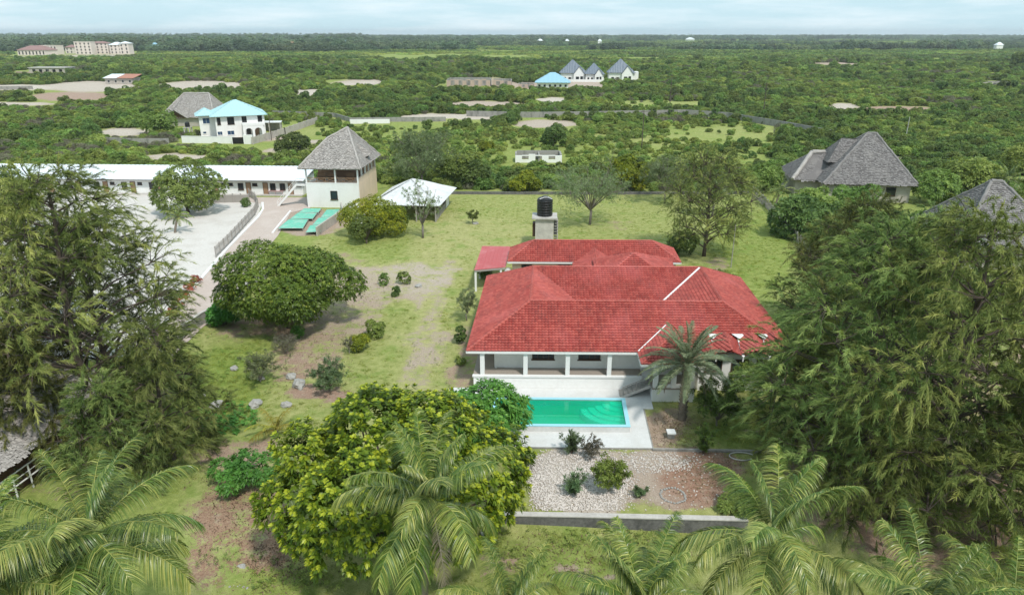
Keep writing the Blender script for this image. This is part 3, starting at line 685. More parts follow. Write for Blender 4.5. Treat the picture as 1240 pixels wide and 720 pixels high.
# ------------------------------------------------------------------ pool and its deck
p0, p1, q0, q1 = POOL
D0, D1, DF = -1.6, 15.35, -9.5
m = MB(lambda u, w, z: V(u, w, z))
m.box(D0, p0 - .003, DF, .10, -.05, .10); m.box(p1 + .003, D1, DF, .10, -.05, .10); m.box(p0, p1, DF, q0 - .003, -.05, .10); m.box(p0, p1, q1 + .003, .10, -.05, .10)
m.box(15.353, 16.24, -3.4, .55, -.05, .10)
tag(m.build('pool_deck', M['deck']), kind='structure')
m = MB(lambda u, w, z: V(u, w, z)); m.bar((D0, DF - .05, .0), (D1 + .05, DF - .05, .0), .12, .22); m.bar((D1 + .06, DF, .0), (D1 + .06, -3.5, .0), .12, .22)
tag(m.build('deck_edge', M['concrete']), kind='structure')
ZW = .62
pool = thing('swimming_pool', 'raised rectangular pool of green water with a pale blue tiled rim', 'pool', VROOT)
rw = .30; m = MB(vv)
m.box(p0, p1, q0, q0 + rw, .0, ZW - .03); m.box(p0, p1, q1 - rw, q1, .0, ZW - .03); m.box(p0, p0 + rw, q0 + rw + .001, q1 - rw - .001, 0, ZW - .03); m.box(p1 - rw, p1, q0 + rw + .001, q1 - rw - .001, 0, ZW - .03)
m.build('pool_wall', M['deck'], pool)
m = MB(vv); o = .03
m.box(p0 - o, p1 + o, q0 - o, q0 + rw, ZW - .028, ZW + .02); m.box(p0 - o, p1 + o, q1 - rw, q1 + o, ZW - .028, ZW + .02); m.box(p0 - o, p0 + rw, q0 + rw + .001, q1 - rw - .001, ZW - .028, ZW + .02); m.box(p1 - rw, p1 + o, q0 + rw + .001, q1 - rw - .001, ZW - .028, ZW + .02)
m.build('coping', M['rim_blue'], pool)
m = MB(vv); i0, i1, j0, j1 = p0 + rw, p1 - rw, q0 + rw, q1 - rw; zb = -.9
m.face([(i0, j0, zb), (i1, j0, zb), (i1, j1, zb), (i0, j1, zb)])
for a, b in (((i0, j0), (i1, j0)), ((i1, j0), (i1, j1)), ((i1, j1), (i0, j1)), ((i0, j1), (i0, j0))): m.face([(a[0], a[1], zb), (b[0], b[1], zb), (b[0], b[1], ZW - .03), (a[0], a[1], ZW - .03)])
m.build('basin', M['algae'], pool)
for k in range(5):
    r = 3.3 - k * .58; zt = -.30 + k * .18; m = MB(vv)
    arc = [(i1 - r * math.cos(t) * 1.05, j1 - r * math.sin(t) * .82) for t in np.linspace(0, math.pi / 2, 13)]
    m.prism([(i1 - .001, j1 - .001)] + arc, zb + .01, zt); m.build('step', M['white_paint'], pool)
m = MB(vv); m.face([(i0, j0, ZW - .10), (i1, j0, ZW - .10), (i1, j1, ZW - .10), (i0, j1, ZW - .10)])
tag(m.build('water', M['water'], pool), None)
# ------------------------------------------------------------------ other buildings
idm = lambda a, b, z: (a, b, z)
def wall_box(name, x0, x1, y0, y1, z0, z1, mat, parent):
    m = MB(); m.box(x0, x1, y0, y1, z0, z1); return m.build(name, mat, parent)
THATCH = dict(cw=.26, cl=.34, lift=.09, jit=.85, seg=1, gap=.015)
SHEET = dict(cw=.9, cl=60, lift=.01, roll=.06, seg=3)
def hip(x0, x1, y0, y1, ze, zr, ridge=None):
    """four hip planes; ridge = ((x,y),(x,y)) in plan"""
    if ridge is None:
        h = min(x1 - x0, y1 - y0) / 2
        ridge = ((x0 + h, (y0 + y1) / 2), (x1 - h, (y0 + y1) / 2)) if x1 - x0 > y1 - y0 else (((x0 + x1) / 2, y0 + h), ((x0 + x1) / 2, y1 - h))
    a, b = Vector((*ridge[0], zr)), Vector((*ridge[1], zr))
    c = [Vector((x0, y0, ze)), Vector((x1, y0, ze)), Vector((x1, y1, ze)), Vector((x0, y1, ze))]
    if abs(a.x - b.x) >= abs(a.y - b.y):
        pl = [[c[0], c[1], b, a], [c[1], c[2], b], [c[2], c[3], a, b], [c[3], c[0], a]]
    else:
        pl = [[c[0], c[1], a], [c[1], c[2], b, a], [c[2], c[3], b], [c[3], c[0], a, b]]
    if (a - b).length < .05: pl = [[p for k, p in enumerate(q) if k < 3] for q in ([c[0], c[1], a], [c[1], c[2], a], [c[2], c[3], a], [c[3], c[0], a])]
    return pl, c, a, b
def thatch_ridge(name, a, b, parent, mat, r=.32):
    a, b = Vector(a), Vector(b); n = max(2, int((b - a).length / .5)); m = MB()
    pts = [a.lerp(b, t / n) + Vector((rng.uniform(-.05, .05), rng.uniform(-.05, .05), .04 + rng.uniform(0, .06))) for t in range(n + 1)]
    m.tube(pts, [r * rng.uniform(.8, 1.1) for _ in pts], 7)
    me = m.mesh(name, mat); at = me.attributes.new('tint', 'FLOAT', 'POINT'); at.data.foreach_set('value', rng.random(len(me.vertices)).astype(np.float32) * .6 + .4)
    return link(name, me, parent)

# --- guest house: white ground floor, open thatched upper floor
gh = thing('guest_house', 'tall white guest house with an open upper floor under a steep grey thatched roof', 'house', (-37.5, 126.7, 0), R(-3.0))
wall_box('ground_floor', 0, 9.7, 0, 13.6, 0, 4.35, M['white_wall'], gh)
m = MB(); m.box(-.03, 9.73, -.03, .3, 4.353, 4.55); m.build('parapet', M['white_wall'], gh)
m = MB(); m.box(9.45, 9.73, .303, 13.6, 4.353, 5.35); m.box(9.703, 9.75, .3, 13.63, 0, 4.34); m.build('side_wall', M['cream_wall'], gh)
m = MB(); m.box(.3, 9.44, 6.5, 13.6, 4.353, 7.2); m.build('inner_wall', M['door_wood'], gh)
for u in (.05, 5.4, 9.5): wall_box('column', u - .02, u + .24, .02, .28, 4.553, 7.4, M['white_paint'], gh)
for w in (3.0, 5.6, 8.2, 10.8, 13.3): wall_box('column', 9.48, 9.72, w - .14, w + .14, 5.353, 7.4, M['white_paint'], gh)
for u0, u1 in ((.32, 5.36), (5.68, 9.44)):
    m = MB(); m.bar((u0, .12, 5.45), (u1, .12, 5.45), .08); m.bar((u0, .12, 4.7), (u1, .12, 4.7), .07); n = 3
    for k in range(n):
        a, b = u0 + (u1 - u0) * k / n, u0 + (u1 - u0) * (k + 1) / n
        m.bar((a, .12, 4.8), (b, .12, 5.45), .06); m.bar((a, .14, 5.45), (b, .14, 4.8), .06); m.bar((b, .12, 4.78), (b, .12, 5.5), .08)
    m.build('railing', M['door_wood'], gh)
for u in (1.2, 3.4, 6.6): 
    m = MB(); m.box(u, u + 1.5, 2.2, 3.2, 4.95, 5.1); m.box(u, u + 1.5, 3.2, 3.35, 4.36, 5.75)
    for a in (u + .05, u + 1.35):
        for b in (2.25, 3.05): m.box(a, a + .1, b, b + .1, 4.36, 4.95)
    m.build('bench', M['door_wood'], gh)
window(gh, idm, 4.4, 5.7, 1.5, 3.1, 0, bars=0)
pl = []
E0, E1, E2, E3 = Vector((-.9, -.8, 7.25)), Vector((10.5, -.8, 7.25)), Vector((10.5, 14.6, 7.25)), Vector((-.9, 14.6, 7.25))
RA, RB = Vector((3.0, 5.0, 11.7)), Vector((6.4, 7.4, 13.5))
pl = [[E0, E1, RA], [E1, RB, RA], [E1, E2, RB], [E2, E3, RB], [E3, RA, RB], [E3, E0, RA]]
tag(roof_part('thatched_roof', pl, M['thatch'], gh, seed=101, under=.22, **THATCH), kind='stuff')
for a, b in ((RA, RB), (E1, RB), (E0, RA), (E2, RB)): thatch_ridge('ridge', a, b, gh, M['thatch'], .2)
m = MB(); a = Vector((10.2, 6.2, 7.75)); 
dpl = [[Vector((9.6, 5.0, 8.2)), Vector((11.0, 6.3, 8.9)), Vector((7.6, 6.3, 11.3))], [Vector((11.0, 6.3, 8.9)), Vector((9.6, 8.4, 8.2)), Vector((7.6, 6.3, 11.3))]]
tag(roof_part('dormer_roof', dpl, M['thatch'], gh, seed=120, under=.15, **THATCH), kind='stuff')
m.face([(9.9, 5.6, 8.0), (9.9, 7.6, 8.0), (10.3, 6.3, 8.75)]); m.build('dormer_opening', M['brown_wood'], gh)
# outside stair on its left
m = MB(); n = 14
for i in range(n): m.box(-2.0 - .27 * i - .3, -2.0 - .27 * i, .7, 1.9, 4.2 - .3 * i - .12, 4.2 - .3 * i)
m.box(-2.0, -.02, .7, 1.9, 4.1, 4.22); s_ = m.build('stairs', M['pale_concrete'], gh)
m = MB(); m.bar((-.1, .62, 4.0), (-2.0, .62, 4.0), .1, .35); m.bar((-2.0, .62, 4.0), (-5.9, .62, -.05), .1, .35); m.build('stringer', M['white_paint'], s_)
m = MB(); m.bar((-.1, .66, 5.1), (-2.0, .66, 5.1), .06); m.bar((-2.0, .66, 5.1), (-5.9, .66, 1.0), .06); m.bar((-2.0, .66, 4.7), (-5.9, .66, .6), .04)
for t in np.linspace(0, 1, 7): m.bar((-2 - 3.9 * t, .66, 4.05 - 4.05 * t), (-2 - 3.9 * t, .66, 5.1 - 4.1 * t), .05)
m.build('handrail', M['white_paint'], s_)

# --- long row of rooms under one white sheet roof
rw_ = thing('row_building', 'long low white row of rooms with brown doors under one pale sheet metal roof', 'building', (-40.6, 137.0, 0), R(-2.6))
RLEN = 78
wall_box('wall', -RLEN, -.6, 0, 7.2, 0, 3.0, M['white_wall'], rw_)
rp = [[Vector((-RLEN - .6, -1.0, 3.05)), Vector((0, -1.0, 3.05)), Vector((0, 7.6, 4.35)), Vector((-RLEN - .6, 7.6, 4.35))]]
tag(roof_part('roof', rp, M['white_metal'], rw_, seed=130, under=.08, **SHEET), 'pale white and light blue sheet metal roof', kind='stuff')
wall_box('back_wall', -RLEN, -.6, 7.203, 7.4, 0, 4.2, M['white_wall'], rw_)
wall_box('eave_shade_board', -RLEN, -.3, -.93, -.88, 2.82, 3.02, M['brown_wood'], rw_)
wall_box('step', -RLEN, -.6, -1.1, -.003, 0, .16, M['pale_concrete'], rw_)
rx = lambda px: (G(px, 237).x - (-40.6)) / math.cos(R(2.6))
for base in (300, 321, 352): pass
dx = [(352, 'd'), (362, 'h'), (342, 'w'), (330, 'w'), (321, 'd'), (308, 'h'), (300, 'd'), (290.5, 'w'), (278, 'h')]
u = 0
for px, k in dx:
    c = rx(px)
    if k == 'd': door(rw_, idm, c - .45, c + .45, .17, 2.35, 0)
    elif k == 'w': window(rw_, idm, c - .55, c + .55, .95, 2.3, 0, bars=1)
    else: window(rw_, idm, c - .5, c + .5, 1.75, 2.3, 0, bars=0)
c = rx(278) - 3.0
while c > -RLEN + 4:
    door(rw_, idm, c - .45, c + .45, .17, 2.35, 0); window(rw_, idm, c - 2.3, c - 1.2, .95, 2.3, 0, bars=1); window(rw_, idm, c + 1.0, c + 1.9, 1.75, 2.3, 0, bars=0); c -= 5.6
tb = thing('table', 'long pinkish table standing in front of the white row of rooms', 'table', G(335, 236), R(-3))
m = MB(); m.box(-1.5, 1.5, -.45, .45, .78, .86); m.build('table_top', M['pink_cloth'], tb)
for a in (-1.35, 0, 1.35):
    for b in (-.38, .38): m = MB(); m.box(a - .04, a + .04, b - .04, b + .04, 0, .778); m.build('leg', M['pink_cloth'], tb)

# --- open shed with a dull white sheet roof
sh = thing('shed', 'low open shed with a dull white sheet roof behind the golden hedge', 'shed', (-20.6, 116.6, 0), R(-4.5))
pl, c, a, b = hip(-3.0, 8.6, -.6, 14.2, 2.9, 4.7, ((1.0, 12.2), (1.6, 13.2)))
tag(roof_part('roof', pl, M['grey_white_metal'], sh, seed=140, under=.06, **SHEET), kind='stuff')
for w in (0, 3.4, 6.8, 10.2, 13.4): wall_box('post', 7.6, 7.8, w - .1, w + .1, 0, 2.86, M['grey_wood'], sh)
for u in (-2.4, 1.0, 4.4): wall_box('post', u - .1, u + .1, -.1, .1, 0, 2.86, M['grey_wood'], sh)
wall_box('side_panel', 7.64, 7.76, 10.35, 13.25, 0, 2.3, M['white_wall'], sh)
m = MB()
for k in range(16): m.box(7.66, 7.74, .3 + k * .6, .72 + k * .6, 0.05, 1.1)
m.build('side_boards', M['grey_wood'], sh)
wall_box('back_wall', -2.4, 7.6, 13.4, 13.6, 0, 2.8, M['concrete'], sh)

# --- thatched houses on the right
def thatch_house(label, loc, rz, W, D, ze, zr, mat, wall, ov=.9, ridge=None, wins=(), seed=200, name='thatched_house', rc=.3, th=THATCH):
    h = thing(name, label, 'house', loc, rz)
    wall_box('wall', 0, W, 0, D, -1.1, ze + .3, wall, h)
    pl, c, a, b = hip(-ov, W + ov, -ov, D + ov, ze, zr, ridge)
    tag(roof_part('thatched_roof', pl, mat, h, seed=seed, under=.25, **th), kind='stuff')
    if (a - b).length > .05: thatch_ridge('ridge', a, b, h, mat, rc)
    for p, q in ((c[0], a), (c[1], b), (c[2], b), (c[3], a)): thatch_ridge('ridge', p, q, h, mat, rc * .85)
    for (u0, u1, z0, z1) in wins: window(h, idm, u0, u1, z0, z1, 0, bars=0)
    return h
th = thatch_house('big grey thatched house with two stepped hip roofs in the trees on the right', (59.6, 132.0, 0), R(-7), 15.2, 14.5, 3.4, 11.9, M['thatch_dark'], M['coral_block'], ridge=((8.2, 6.8), (9.7, 6.6)), wins=((10.8, 12.6, 1.3, 2.9),), seed=210)
lp, c, a, b = hip(-5.4, 3.4, 3.4, 15.6, 3.3, 7.9, ((-1.2, 8.2), (1.5, 9.0)))
tag(roof_part('lower_thatched_roof', lp, M['thatch_dark'], th, seed=230, under=.25, **THATCH), 'lower thatched hip with a pale worn ridge', kind='stuff')
thatch_ridge('ridge', a, b, th, M['thatch'], .4); thatch_ridge('ridge', c[0], a, th, M['thatch'], .4)
lp, c, a, b = hip(1.0, 9.0, 4.6, 12.0, 6.6, 10.6, ((3.8, 8.0), (6.6, 7.4)))
tag(roof_part('middle_thatched_roof', lp, M['thatch_dark'], th, seed=236, under=.25, **THATCH), kind='stuff')
wall_box('wing_wall', -4.5, -.003, 4.4, 14.6, -.5, 3.6, M['coral_block'], th)
t2 = thatch_house('dark thatched roof half hidden by the casuarinas at the right edge', (61.0, 91.0, 0), R(-6), 12.5, 14.0, 3.0, 10.6, M['thatch_dark'], M['coral_block'], ridge=((5.2, 7.0), (6.6, 6.9)), seed=250)
t3 = thatch_house('grey thatched house under the casuarinas at the left edge with a white balcony rail', (-48.0, 39.0, -.3), R(-9), 13.0, 15.0, 3.2, 9.2, M['thatch'], M['brown_wood'], ridge=((6.0, 7.0), (7.0, 8.2)), seed=270, th=dict(cw=.15, cl=.24, lift=.05, jit=.95, seg=1, gap=.008))
m = MB(); m.bar((13.6, -.5, 2.2), (13.6, 9, 2.2), .07); m.bar((13.6, -.5, 1.7), (13.6, 9, 1.7), .05); m.bar((13.6, -.5, 1.25), (13.6, 9, 1.25), .07)
for k in range(8): m.bar((13.6, -.5 + k * 1.35, 0), (13.6, -.5 + k * 1.35, 2.25), .08)
m.build('balcony_rail', M['white_paint'], t3)
# --- white villa with turquoise roof, beyond the scrub on the left
wv = thing('turquoise_roof_house', 'white two storey house with a turquoise hip roof and an arched porch', 'house', (-89.6, 217.0, 0), R(24))
wall_box('wall', 0, 14.2, 0, 11.0, 0, 6.5, M['white_wall'], wv)
wall_box('wing', -4.4, -.003, 5.2, 12.5, 0, 6.4, M['white_wall'], wv)
pl, c, a, b = hip(-1.4, 15.2, -1.0, 15.2, 6.5, 10.6, ((6.2, 7.0), (7.0, 7.2)))
tag(roof_part('roof', pl, M['turquoise_metal'], wv, seed=300, under=.1, **SHEET), kind='stuff')
lp, c, a, b = hip(-5.4, .6, 4.2, 13.4, 6.35, 8.3)
tag(roof_part('wing_roof', lp, M['turquoise_metal'], wv, seed=306, under=.1, **SHEET), kind='stuff')
for u0, u1, z0, z1 in ((.5, 1.5, 3.9, 6.1), (3.4, 5.4, 3.9, 6.1), (7.6, 9.0, 3.9, 6.1), (12.2, 13.5, 4.2, 6.2)): window(wv, idm, u0, u1, z0, z1, 0, bars=1)
for u0, u1, z0, z1 in ((-.0 + .2, 1.6, .9, 2.0), (3.0, 5.0, .8, 2.1)): window(wv, idm, u0, u1, z0, z1, 0, pane=M['blue_glass'], frame=M['white_paint'], bars=1)
window(wv, idm, -3.4, -1.4, 3.9, 5.6, 5.2, pane=M['blue_glass'], frame=M['white_paint']); window(wv, idm, -3.8, -2.8, .9, 1.6, 5.2, pane=M['blue_glass'], frame=M['white_paint'], bars=0)
# arched porch: three arches
def arch_wall(m, x0, x1, y0, y1, z0, z1, arches):
    """wall along x with round arches (centre, half width, spring height)"""
    xs = x0
    for c_, h_, sp in arches:
        m.box(xs, c_ - h_, y0, y1, z0, z1)
        pts = [(c_ + h_ * math.cos(t), sp + h_ * math.sin(t)) for t in np.linspace(0, math.pi, 11)]
        for (xa, za), (xb, zb_) in zip(pts, pts[1:]):
            m.face([(xb, y0, zb_), (xa, y0, za), (xa, y0, z1), (xb, y0, z1)]); m.face([(xb, y0, zb_), (xb, y1, zb_), (xa, y1, za), (xa, y0, za)]); m.face([(xa, y1, za), (xb, y1, zb_), (xb, y1, z1), (xa, y1, z1)])
        m.face([(c_ - h_, y0, z1), (c_ + h_, y0, z1), (c_ + h_, y1, z1), (c_ - h_, y1, z1)])
        xs = c_ + h_
    m.box(xs, x1, y0, y1, z0, z1)
m = MB(); arch_wall(m, 7.4, 13.4, -3.0, -2.7, .0, 3.6, ((9.1, 1.0, 1.9), (11.8, 1.05, 1.9))); m.build('arched_porch', M['white_paint'], wv)
m = MB(lambda a, b, z: (13.4 + (b + 3), a - 13.4 - 3.0, z)); arch_wall(m, 13.7, 21.8, -3.0, -2.7, 0, 3.6, ((15.6, 1.1, 1.9), (18.4, 1.1, 1.9))); m.build('arched_porch', M['white_paint'], wv)
wall_box('terrace', 7.4, 13.9, -3.05, -.003, 3.603, 4.3, M['white_paint'], wv); wall_box('terrace_side', 13.35, 13.95, -.0 + .003, 5.2, 3.603, 4.3, M['white_paint'], wv)
door(wv, idm, 11.0, 12.2, 0, 2.4, -.0); window(wv, idm, 8.6, 9.8, .8, 2.4, 0)
lt = thatch_house('weathered brownish thatched house with a gable opening behind the turquoise roofed one', (-119.5, 247.0, 0), R(-4), 17.5, 13.0, 3.0, 10.4, M['thatch'], M['coral_block'], ridge=((5.0, 6.6), (14.0, 6.6)), seed=320)
lp = [[Vector((5.2, -2.2, 5.6)), Vector((1.2, -1.0, 2.6)), Vector((1.2, 4.0, 6.5)), Vector((5.2, 5.0, 9.0))], [Vector((9.2, -1.0, 2.6)), Vector((5.2, -2.2, 5.6)), Vector((5.2, 5.0, 9.0)), Vector((9.2, 4.0, 6.5))]]
tag(roof_part('gable_roof', [[p[0], p[1], p[3]] for p in lp] + [[p[1], p[2], p[3]] for p in lp], M['thatch'], lt, seed=330, under=.2, **THATCH), kind='stuff')
m = MB(); m.face([(2.0, -.95, 2.8), (8.4, -.95, 2.8), (5.2, -1.5, 5.2)]); m.build('gable_opening', M['brown_wood'], lt)

def wall_line(name, label, pts, h, t, mat, cat='wall', cap=None, pillars=0, group=None, z0=-.3):
    root = thing(name, label, cat, pts[0], 0, group); o = Vector(pts[0])
    m = MB()
    for a, b in zip(pts, pts[1:]):
        a = Vector(a) - o; b = Vector(b) - o; m.bar(a + Vector((0, 0, (h + z0) / 2)), b + Vector((0, 0, (h + z0) / 2)), t, h - z0)
    m.build('wall', mat, root)
    if cap:
        m = MB()
        for a, b in zip(pts, pts[1:]):
            a = Vector(a) - o; b = Vector(b) - o; m.bar(a + Vector((0, 0, h + .045)), b + Vector((0, 0, h + .045)), t + .10, .08)
        m.build('coping', cap, root)
    if pillars:
        for a, b in zip(pts, pts[1:]):
            a = Vector(a) - o; b = Vector(b) - o; n = max(1, int((b - a).length / pillars))
            for k in range(n + 1):
                p = a.lerp(b, k / n); m = MB(); m.box(p.x - t * .8, p.x + t * .8, p.y - t * .8, p.y + t * .8, z0, h + .15); m.build('pillar', mat, root)
    return root
wall_line('compound_wall', 'whitewashed wall and dark gate in front of the turquoise roofed house', [G(221, 173), G(284, 174), G(284.1, 174)], 1.9, .3, M['white_wall'], cap=M['white_paint'])
gt = thing('gate', 'dark metal gate in the whitewashed wall by the arched porch', 'gate', G(289, 174.5)); m = MB(); m.box(-1.6, 1.6, -.06, .06, .1, 1.9); m.build('leaf', M['dark'], gt); m = MB(); m.box(-1.9, -1.61, -.2, .2, 0, 2.2); m.box(1.61, 4.2, -.2, .2, 0, 2.6); m.build('gate_post', M['white_wall'], gt)
wall_line('block_wall', 'long pinkish block wall with pillars running back from the turquoise roofed house', [G(306, 175), G(345, 163), G(384, 149)], 2.0, .25, M['coral_block'], pillars=4.0)
wall_line('grey_yard_wall', 'low grey block wall left of the turquoise roofed house', [G(120, 172), G(160, 174), G(205, 174)], 1.5, .3, M['concrete'])
wall_line('scrub_wall', 'long grey stone wall crossing the scrub behind the compound', [G(565, 141), G(640, 142.5), G(700, 142), G(830, 139.5), G(880, 143), G(950, 155), G(1008, 166)], 2.1, .35, M['concrete'])
wall_line('scrub_wall', 'far stone wall with a whitewashed stretch right of the thatched guest house', [G(330, 139), G(405, 142), G(424, 148), G(540, 147)], 1.6, .35, M['concrete'])
wall_line('white_wall', 'short whitewashed wall standing in the meadow beyond the guest house', [G(424, 150), G(472, 149.5)], 1.5, .3, M['white_wall'])
ou = thing('outbuilding', 'small open lean-to with a flat grey sheet roof beside the turquoise roofed house', 'shed', G(312, 160), R(12))
m = MB(); quad_slab(m, [(0, 0, 3.0), (7.5, 0, 2.9), (7.5, 5, 2.9), (0, 5, 3.0)], .12); m.build('roof', M['grey_white_metal'], ou)
for a in (.2, 3.7, 7.2):
    for b in (.2, 4.7): wall_box('post', a - .12, a + .12, b - .12, b + .12, 0, 2.76, M['pale_concrete'], ou)
wall_box('back_wall', .35, 7.05, 4.5, 4.65, 0, 2.7, M['coral_block'], ou)
hutt = thing('tank_stand', 'small dark water tank on a concrete stand beside the turquoise roofed house', 'tank stand', G(229, 165))
m = MB(); m.box(-1, 1, -1, 1, 2.6, 2.8); m.build('slab', M['pale_concrete'], hutt)
for a in (-.8, .8): 
    for b in (-.8, .8): wall_box('leg', a - .15, a + .15, b - .15, b + .15, 0, 2.598, M['pale_concrete'], hutt)
m = MB(); m.lathe([(0, 2.81), (.7, 2.81), (.7, 4.0), (.3, 4.4), (0, 4.4)], 12); m.build('tank', M['black_plastic'], hutt)

# --- houses far out in the scrub
def far_house(name, label, loc, rz, W, D, H, roof, zr, wall=M['white_wall'], ov=.8, nwin=4, ridge=None, group=None, cat='house', sheet=dict(cw=2.4, cl=90, lift=.01, roll=.09, seg=2)):
    h = thing(name, label, cat, loc, rz, group)
    wall_box('wall', 0, W, 0, D, -.5, H, wall, h)
    if roof:
        pl, c, a, b = hip(-ov, W + ov, -ov, D + ov, H, zr, ridge)
        tag(roof_part('roof', pl, roof, h, seed=int(W * 7), under=.15, **sheet), kind='stuff')
    for k in range(nwin):
        c_ = W * (k + .5) / nwin; window(h, idm, c_ - .7, c_ + .7, .9, 2.4, 0, bars=0, frame=M['white_paint'])
    return h
far_house('blue_roof_house', 'low white bungalow with a pale blue hip roof out in the scrub', G(650, 107.5), R(-4), 18, 15, 3.4, M['blue_metal'], 8.6, nwin=6, ov=1.3)
def peaked(label, px, py, W, H, zr, group='white houses with steep grey gables', seed=0):
    h = thing('gabled_house', label, 'house', G(px, py), R(-3), group)
    wall_box('wall', 0, W, 0, 10, -.5, H, M['white_wall'], h)
    g = W * .42; gx0 = W * .50
    pl = [[Vector((-1.0, -1, H)), Vector((W * .62, -1, H)), Vector((W * .45, 5, zr))], [Vector((W + .8, -1, H - .2)), Vector((W + .8, 11, H)), Vector((W * .45, 5, zr))], [Vector((W * .62, -1, H)), Vector((W + .8, -1, H - .2)), Vector((W * .45, 5, zr))], [Vector((W + .8, 11, H)), Vector((-1, 11, H)), Vector((W * .45, 5, zr))], [Vector((-1, 11, H)), Vector((-1, -1, H)), Vector((W * .45, 5, zr))]]
    tag(roof_part('roof', pl, M['slate_metal'], h, seed=seed, under=.12, cw=1.6, cl=60, lift=.01, roll=.08, seg=2), kind='stuff')
    gz_ = H + (zr - H) * .52
    gp = [[Vector((gx0 + g / 2, -2.4, gz_)), Vector((gx0 - .6, -2.4, H - .9)), Vector((gx0 - .6, 3, H - .9)), Vector((gx0 + g / 2, 3, gz_))], [Vector((gx0 + g + .6, -2.4, H - .9)), Vector((gx0 + g / 2, -2.4, gz_)), Vector((gx0 + g / 2, 3, gz_)), Vector((gx0 + g + .6, 3, H - .9))]]
    tag(roof_part('front_gable_roof', gp, M['slate_metal'], h, seed=seed + 9, under=.12, cw=1.6, cl=60, lift=.01, roll=.06, seg=2), kind='stuff')
    m = MB(); m.face([(gx0, -2.0, -.4), (gx0 + g, -2.0, -.4), (gx0 + g, -2.0, H - .6), (gx0 + g / 2, -2.0, gz_ - .25), (gx0, -2.0, H - .6)])
    for a, b in (((gx0, -2), (gx0, .0)), ((gx0 + g, -2), (gx0 + g, .0))): m.face([(a[0], a[1], -.4), (b[0], b[1], -.4), (b[0], b[1], H - .5), (a[0], a[1], H - .6)])
    m.build('front_gable', M['white_wall'], h)
    window(h, idm, gx0 + g * .2, gx0 + g * .5, .8, 2.8, -2.0, bars=0); window(h, idm, gx0 + g * .62, gx0 + g * .85, .8, 3.0, -2.0, bars=0)
    window(h, idm, W * .1, W * .2, .8, 2.4, 0, bars=0); window(h, idm, W * .3, W * .4, .8, 2.4, 0, bars=0)
    return h
peaked('leftmost white house with a steep grey gabled roof in the far scrub', 679, 98, 17, 5.0, 13.5, seed=401)
peaked('smaller middle white house with a steep grey gabled roof in the far scrub', 709, 98.5, 12, 4.6, 11.5, seed=421)
peaked('rightmost white house with a steep grey gabled roof and flat annex in the far scrub', 737, 98, 17, 5.2, 14.0, seed=441)
far_house('flat_annex', 'flat white annex at the right end of the grey gabled houses', G(761, 97.5), R(-3), 6.5, 8, 5.5, None, 0, nwin=1, cat='building')
wall_line('estate_wall', 'low white wall joining the grey gabled houses', [G(676, 99.2), G(735, 99.6)], 1.6, .4, M['white_wall'])
def ruin(label, px, py, W, D, H, mat, doors=4, rz=0, gaps=True, name='unfinished_house', slab=False):
    h = thing(name, label, 'building', G(px, py), R(rz)); m = MB(); n = doors * 2 + 1; xs = 0; seg = W / n
    for k in range(n):
        hh = H * (1 if not gaps else rng.uniform(.72, 1.0))
        if k % 2 == 0: m.box(xs, xs + seg, 0, .4, -.3, hh)
        else:
            m.box(xs, xs + seg, 0, .4, -.3, .7 if k % 4 == 1 else -.1); m.box(xs, xs + seg, 0, .4, H * .78, hh if hh > H * .8 else H * .85)
        xs += seg
    m.build('front_wall', mat, h)
    m = MB(); m.box(0, .4, .403, D, -.3, H * .9); m.box(W - .4, W, .403, D, -.3, H * .95); m.box(.403, W - .403, D - .4, D - .003, -.3, H); m.box(W * .5, W * .5 + .3, .403, D - .403, -.3, H * .85); m.build('inner_wall', M['concrete'], h)  # darker concrete on the inside puts shade behind the openings
    if slab: m = MB(); m.box(-.5, W + .5, -.6, D + .5, H + .003, H + .45); m.build('roof_slab', M['pale_concrete'], h)
    return h
ruin('roofless white block ruin in the scrub just behind the lawn', 624, 197, 11.5, 6, 2.1, M['white_wall'], 3, 0)
ruin('long unfinished pinkish block house far out in the scrub', 541, 105, 26, 12, 4.6, M['pink_block'], 5, -2)
ruin('short unfinished pinkish block house beside the long one in the scrub', 596, 105, 11.5, 10, 4.0, M['pink_block'], 2, -2)
ruin('low pinkish foundation walls beside the blue roofed bungalow', 628, 107, 9, 8, 2.6, M['pink_block'], 2, 0)
ruin('unfinished grey block house with a flat slab roof far out on the left', 36, 90, 29, 12, 4.6, M['coral_block'], 5, -2, gaps=False, slab=True)
ruin('low block wall ruin at the right edge of the far scrub', 1190, 104, 19, 8, 2.2, M['coral_block'], 4, 3)
sm = far_house('small_house', 'small house with a half white half rusty red sheet roof far out on the left', G(128, 102), R(-2), 18, 9, 3.6, None, 0, wall=M['coral_block'], nwin=4)
for nm, x0, x1, mt in (('white_roof', -.8, 8, M['white_metal']), ('red_roof', 8.05, 18.8, M['gold_metal'])):
    tag(roof_part(nm, [[Vector((x0, -1, 3.7)), Vector((x1, -1, 3.7)), Vector((x1, 10, 5.6)), Vector((x0, 10, 5.6))]], mt, sm, seed=77, under=.15, **SHEET), kind='stuff')
wall_line('yard_wall', 'pale block wall left and right of the unfinished slab roofed house', [G(20, 89.5), G(36, 90), G(80, 89.5), G(110, 90)], 1.8, .5, M['pink_block'])
wall_line('yard_wall', 'grey block wall along the clearing at the left edge', [G(-20, 109), G(40, 108)], 1.8, .5, M['concrete'])
